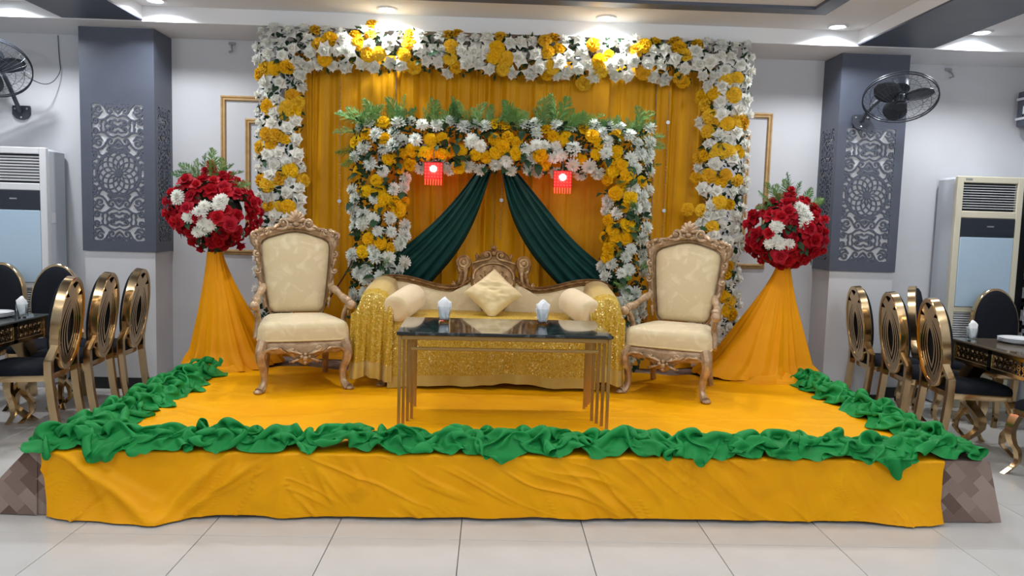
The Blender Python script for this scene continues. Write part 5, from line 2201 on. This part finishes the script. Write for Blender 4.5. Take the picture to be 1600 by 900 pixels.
wall_fan((-4.06, 6.42, 2.62), (.30, -.62, -.66), (-4.09, WALL_Y - .001, 2.33), (0, -1, 0), 'dark wall fan with wire cage mounted left of the left grey pillar',
         [(-4.0, 6.5, 2.70), (-3.86, 6.62, 2.56), (-3.80, 6.76, 2.55), (-3.74, 6.83, 2.68), (-3.76, 6.84, 2.78), (-3.77, 6.845, 2.99)])
wall_fan((3.22, 6.16, 2.575), (-.21, -.52, -.82), (3.06, 6.474, 2.43), (0, -1, 0), 'dark wall fan with wire cage mounted on the right grey pillar')


# ================================================================== FRETWORK ON THE RIGHT WALL
def key_strips(mb, y0, y1, z0, z1, x, cell, th, w):
    """raised meander of strips on the plane x = const"""
    nz = int(round((z1 - z0) / cell)); ny = int(round((y1 - y0) / cell))
    for a in range(ny):
        for b in range(nz):
            yc, zc = y0 + a * cell, z0 + b * cell
            c = cell
            segs = [((0, .1), (.9, .1)), ((.9, .1), (.9, .75)), ((.9, .75), (.3, .75)), ((.3, .75), (.3, .42)), ((.3, .42), (.62, .42)), ((0, .1), (0, 1.1))]
            for (p, q) in segs:
                ya, za, yb, zb_ = yc + p[0] * c, zc + p[1] * c, yc + q[0] * c, zc + q[1] * c
                mb.box((x, (ya + yb) / 2, (za + zb_) / 2), (th, abs(yb - ya) + w, abs(zb_ - za) + w))


t = thing('greek_key_screen', 'black panel with white Greek key strips on the wall beside the cream air conditioner', 'wall panel', (4.728, 5.9, .5))
MB().box((-.012, 0, .72), (.024, 1.76, 1.44), .003).build('backing', M_black, t, smooth=False)
mb = MB(); key_strips(mb, -.85, .75, .03, 1.35, -.03, .20, .012, .034)
mb.build('key_strip', M_whiteplastic, t, smooth=False, kind='stuff')
t = thing('fretwork_pelmet', 'slate box pelmet with white Greek key strips high on the right edge', 'wall panel', (4.66, 5.6, 2.62))
MB().box((0, 0, 0), (.136, 2.35, .30), .004).build('box', M_grey, t, smooth=False)
mb = MB(); key_strips(mb, -1.15, 1.05, -.075, .06, -.073, .14, .010, .022)
mb.v = [(x, y, z) for x, y, z in mb.v]
mb.build('key_strip', M_whiteplastic, t, smooth=False, kind='stuff')
mb = MB()
for z in (-.085, .085):
    mb.box((-.073, 0, z), (.012, 2.35, .02))
for a in range(2):
    mb.box((-.04 + .06 * a, 1.178, 0), (.016, .012, .17))
mb.box((-.02, 1.178, .02), (.06, .012, .02)); mb.box((-.004, 1.178, -.085), (.125, .012, .02)); mb.box((-.004, 1.178, .085), (.125, .012, .02))
for z in (-.085, .085):
    mb.box((-.004, -1.178, z), (.125, .012, .02))
mb.build('end_strip', M_whiteplastic, t, smooth=False)


# ================================================================== DINING FURNITURE
def make_dining_chair(label, group):
    """front of the chair faces -y; oval back with gold lattice behind"""
    t = thing('dining_chair', label, 'chair', group=group)
    W2, H2, ZC = .200, .315, .755
    TA = radians(-7)
    TM = Matrix.Translation((0, .205, .46)) @ Matrix.Rotation(TA, 4, 'X') @ Matrix.Translation((0, 0, -.46))
    n = 64
    def oval(k, s=1.0):
        a = 2 * pi * k / n
        return (W2 * s * cos(a), ZC + H2 * s * sin(a))
    # broad polished rim
    prof = [(.90, .030), (.985, .034), (1.0, .030), (1.0, -.024), (.985, -.028), (.93, -.028)]
    P = np.zeros((n, len(prof), 3))
    for k in range(n):
        for j, (s, y) in enumerate(prof):
            x, z = oval(k, s); P[k, j] = (x, y, z)
    mb = MB(); mb.grid(P, closed_u=True, closed_v=True); mb.move(TM)
    mb.build('back_rim', M_gold, t, sharp=35)
    # velvet pad in front
    rings = [(.955, .010), (.95, -.020), (.93, -.042), (.84, -.056), (.6, -.066), (.3, -.070), (.0, -.071)]
    P = np.zeros((len(rings), n, 3))
    for j, (s, y) in enumerate(rings):
        for k in range(n):
            x, z = oval(k, s); P[j, k] = (x, y, z)
    mb = MB(); mb.grid(P, closed_v=True)
    mb.add([(oval(k, .955)[0], .010, oval(k, .955)[1]) for k in range(n)], [tuple(range(n))])
    mb.move(TM); mb.build('back_cushion', M_blackfab, t, sharp=60)
    # gold back plate pierced by nested arcs that cross near the top
    def plate_field(X, Z):
        B = np.full(X.shape, -9.0)
        AXX = np.abs(X)
        outer = None
        for wk, zb, zt in ((.28, -.56, .40), (.46, -.74, .50), (.64, -.86, .60), (.82, -.94, .70)):
            zc, hz = (zb + zt) / 2, (zt - zb) / 2
            for sg in (-1, 1):
                pts = [(sg * wk * (1 - ((z - zc) / hz) ** 2), z) for z in np.linspace(zb, min(1.0, zt + .5), 30)]
                stroke(B, X, Z, pts, .042)
            outer = wk * (1 - ((Z - zc) / hz) ** 2)
        solid_side = np.where(Z < .58, AXX - outer, -9)
        B = np.maximum(B, solid_side)
        B = np.maximum(B, -.74 - Z)
        B = np.maximum(B, .5 * (np.hypot(X, Z) - .90))
        return np.minimum(B, .955 - np.hypot(X, Z))
    bp = bpy.data.meshes.get('back_plate') or screen_mesh(W2 * 2 * .96, H2 * 2 * .96, .010, 70, 110, 'back_plate', plate_field, M_gold, (.96, .96))
    o = link('back_plate', bp, t)
    o.matrix_local = TM @ Matrix.Translation((0, .016, ZC))
    # seat
    def so(s=1.0, k=40):
        Q = smooth_curve([(-.215, -.05), (-.228, -.19), (-.20, -.235), (0, -.25), (.20, -.235), (.228, -.19), (.215, -.05), (.19, .16), (.165, .19), (-.165, .19), (-.19, .16), (-.215, -.05)], k + 1, 2)[:-1]
        c = Q.mean(0); return c + (Q - c) * s
    lay = [(.98, .415), (.99, .44), (.97, .465), (.88, .482), (.6, .492), (.0, .495)]
    P = np.array([[(p[0], p[1], z) for p in so(s)] for s, z in lay])
    mb = MB(); mb.grid(P, closed_v=True); mb.build('seat_cushion', M_blackfab, t, sharp=180)
    lay = [(.90, .385), (1.0, .385), (1.01, .40), (1.0, .425), (.95, .428)]
    P = np.array([[(p[0], p[1], z) for p in so(s)] for s, z in lay])
    mb = MB(); mb.grid(P, closed_v=True, closed_u=False); mb.build('seat_frame', M_gold, t, sharp=35)
    for sg in (-1, 1):
        # rear post: floor, up past the seat, a knuckle, then in to the oval
        Pp = []
        path = [(.205, .26, 0), (.205, .225, .22), (.205, .205, .42), (.207, .205, .52), (.207, .21, .535), (.165, .232, .615), (.158, .236, .64)]
        for i, (x, y, z) in enumerate(path):
            hw = .021; hd = .026
            Pp.append([(sg * (x - hw), y - hd, z), (sg * (x + hw), y - hd, z), (sg * (x + hw), y + hd * .8, z), (sg * (x - hw), y + hd * .8, z)])
        mb = MB(); mb.grid(np.array(Pp), closed_v=True); mb.add(Pp[0], [(0, 1, 2, 3)]); mb.add(Pp[-1], [(0, 1, 2, 3)])
        mb.build('leg', M_gold, t, sharp=35)
        # front leg, cabriole with a square section
        Pp = []
        for i in range(11):
            q = i / 10; z = .39 * (1 - q)
            o = .030 * sin(pi * min(1, q * 1.7)) * (q < .59) - .018 * sin(pi * max(0, (q - .5) / .5)) + .045 * max(0, q - .8) / .2
            hw = .030 - .014 * min(1, q * 1.3)
            x = .185 + o * .7; y = -.205 - o
            Pp.append([(sg * (x - hw), y - hw, z), (sg * (x + hw), y - hw, z), (sg * (x + hw), y + hw, z), (sg * (x - hw), y + hw, z)])
        mb = MB(); mb.grid(np.array(Pp), closed_v=True); mb.add(Pp[0], [(0, 1, 2, 3)]); mb.add(Pp[-1], [(0, 1, 2, 3)])
        mb.build('leg', M_gold, t, sharp=45)
    return t


# side -1: left table, side 1: right table; rz turns the chair's front (-y) to where it faces
CH = [(-3.09, 5.18, -84, 'gold backed dining chair nearest the viewer in the row left of the stage', 'L'),
      (-3.06, 5.615, -85, 'gold backed dining chair in the middle of the row left of the stage', 'L'),
      (-3.03, 6.06, -87, 'gold backed dining chair beside the left pillar, furthest of its row', 'L'),
      (-3.45, 6.00, 10, 'black backed dining chair facing out from the far end of the left table', 'L'),
      (-3.93, 6.02, 4, 'black backed dining chair cut by the left edge behind the left table', 'L'),
      (3.30, 6.24, 86, 'gold backed dining chair beside the right pillar, furthest of its row', 'R'),
      (3.33, 5.74, 86, 'gold backed dining chair in the middle of the row right of the stage', 'R'),
      (3.38, 5.28, 85, 'gold backed dining chair nearest the viewer in the row right of the stage', 'R'),
      (3.80, 6.24, 56, 'black backed dining chair turned sideways at the far left corner of the right table', 'R'),
      (4.22, 6.08, -6, 'black backed dining chair facing out before the cream air conditioner', 'R'),
      (3.62, 4.62, -70, 'dining chair cut off by the right edge, its front leg showing', 'R')]
src = None
for (x, y, rz, lab, gk) in CH:
    grp = 'dining chairs at the left table' if gk == 'L' else 'dining chairs at the right table'
    if src is None:
        src = make_dining_chair(lab, grp); c = src
    else:
        c = copy_tree(src)
    c.location = (x, y, 0); c.rotation_euler = (0, 0, radians(rz)); c.scale = (.93, 1, 1); c['label'] = lab; c['group'] = grp


def dining_table(x0, x1, y0, y1, label, mtop):
    t = thing('dining_table', label, 'table', ((x0 + x1) / 2, (y0 + y1) / 2, 0), 0, 'long dining tables')
    W, D = x1 - x0, y1 - y0
    MB().box((0, 0, .752), (W, D, .016), .004).build('table_top', mtop, t, smooth=False)
    f = MB()
    zt, zb = .742, .60
    for (cx, cy, sx, sy) in ((0, -D / 2 + .03, W - .02, .03), (0, D / 2 - .03, W - .02, .03), (-W / 2 + .03, 0, .03, D - .02), (W / 2 - .03, 0, .03, D - .02)):
        f.box((cx, cy, zt - .014), (sx, sy, .028), .003); f.box((cx, cy, zb + .014), (sx, sy, .028), .003)
        L = max(sx, sy); n = max(2, int(L / .35)); ax = sx > sy
        for k in range(n + 1):
            q = -L / 2 + L * k / n
            q = max(-L / 2 + .02, min(L / 2 - .02, q))
            f.box((cx + (q if ax else 0), cy + (0 if ax else q), (zt + zb) / 2), (.045 if ax else sx, sy if ax else .045, zt - zb), .002)
    f.build('apron_frame', M_gold, t, smooth=False)
    # pierced fretwork inside the apron panels
    g = MB()
    for (cx, cy, L, ax) in ((0, -D / 2 + .03, W - .06, True), (W / 2 - .03, 0, D - .06, False), (-W / 2 + .03, 0, D - .06, False), (0, D / 2 - .03, W - .06, True)):
        n = int(L / .05)
        for k in range(n):
            q = -L / 2 + L * (k + .5) / n
            for j in range(2):
                z = .648 + .052 * j
                for s in (-1, 1):
                    R = Matrix.Rotation(s * radians(50), 4, 'Y') if ax else Matrix.Rotation(s * radians(50), 4, 'X')
                    g.box((cx + (q if ax else 0), cy + (0 if ax else q), z), (.072 if ax else .012, .012 if ax else .072, .008), 0, R)
        if ax: g.box((cx, cy, .674), (L, .012, .008))
        else: g.box((cx, cy, .674), (.012, L, .008))
    g.build('apron_fretwork', M_gold, t, smooth=False, kind='stuff')
    for sx in (-1, 1):
        for sy in (-1, 1):
            Pp = []
            for i in range(15):
                q = i / 14; z = .60 * (1 - q)
                o = .05 * sin(pi * min(1, q * 1.6)) * (q < .625) - .03 * sin(pi * max(0, (q - .5) / .5)) + .06 * max(0, q - .8) / .2
                hw = .055 - .030 * min(1, q * 1.2)
                x = sx * (W / 2 - .14 + o); y = sy * (D / 2 - .14 + o)
                Pp.append([(x - hw, y - hw, z), (x + hw, y - hw, z), (x + hw, y + hw, z), (x - hw, y + hw, z)])
            m = MB(); m.grid(np.array(Pp), closed_v=True); m.add(Pp[0], [(0, 1, 2, 3)]); m.add(Pp[-1], [(0, 1, 2, 3)])
            m.build('leg', M_gold, t, sharp=45)
    return t


dining_table(-4.42, -3.17, 3.75, 5.56, 'long dining table with grey glass top and pierced gold apron left of the stage', M_tableglass)
dining_table(3.37, 4.62, 3.75, 5.50, 'long dining table with brown glass top and pierced gold apron right of the stage', M_browntop)


def plate(x, y, z, r, label, group):
    m = MB(); m.lathe([(.001, .004), (r * .6, .0), (r * .66, .004), (r * .98, .016), (r, .019), (r * .97, .020), (r * .64, .009), (r * .55, .007), (.001, .007)], 32)
    o = m.build('plate', M_porcelain, sharp=60)
    o.location = (x, y, z)
    return tag(o, label, 'plate', group)


TZ = .7605
for k, lab in enumerate(('white dinner plate at the bottom of the stack on the left table', 'white dinner plate in the middle of the stack on the left table', 'white dinner plate at the top of the stack on the left table')):
    plate(-3.40, 5.30, TZ + .0105 * k, .125, lab, 'plates on the left table')
for k, lab in enumerate(('white plate at the bottom of the stack cut by the left edge', 'white plate at the top of the stack cut by the left edge')):
    plate(-3.74, 5.42, TZ + .0105 * k, .125, lab, 'plates on the left table')
for k, lab in enumerate(('white dinner plate at the bottom of the stack on the right table', 'white dinner plate in the middle of the stack on the right table', 'white dinner plate at the top of the stack on the right table')):
    plate(3.73, 5.28, TZ + .0105 * k, .13, lab, 'plates on the right table')
tissue_glass(-3.22, 5.33, TZ, 'tissue glass on the left dining table beside the plates', .095, .055, 5, square=False)
tissue_glass(3.43, 5.34, TZ, 'tissue glass on the right dining table beside the plates', .095, .055, 6, square=False)
m = MB(); m.lathe([(.036, 0), (.034, .13), (.031, .13), (.033, .004), (.001, .003)], 18); m.lathe([(.001, .118), (.031, .119)], 18)
o = m.build('water_tumbler', M_glass); o.location = (3.70, 5.02, TZ + 0)
tag(o, 'clear upright tumbler near the plates at the right edge', 'glass')
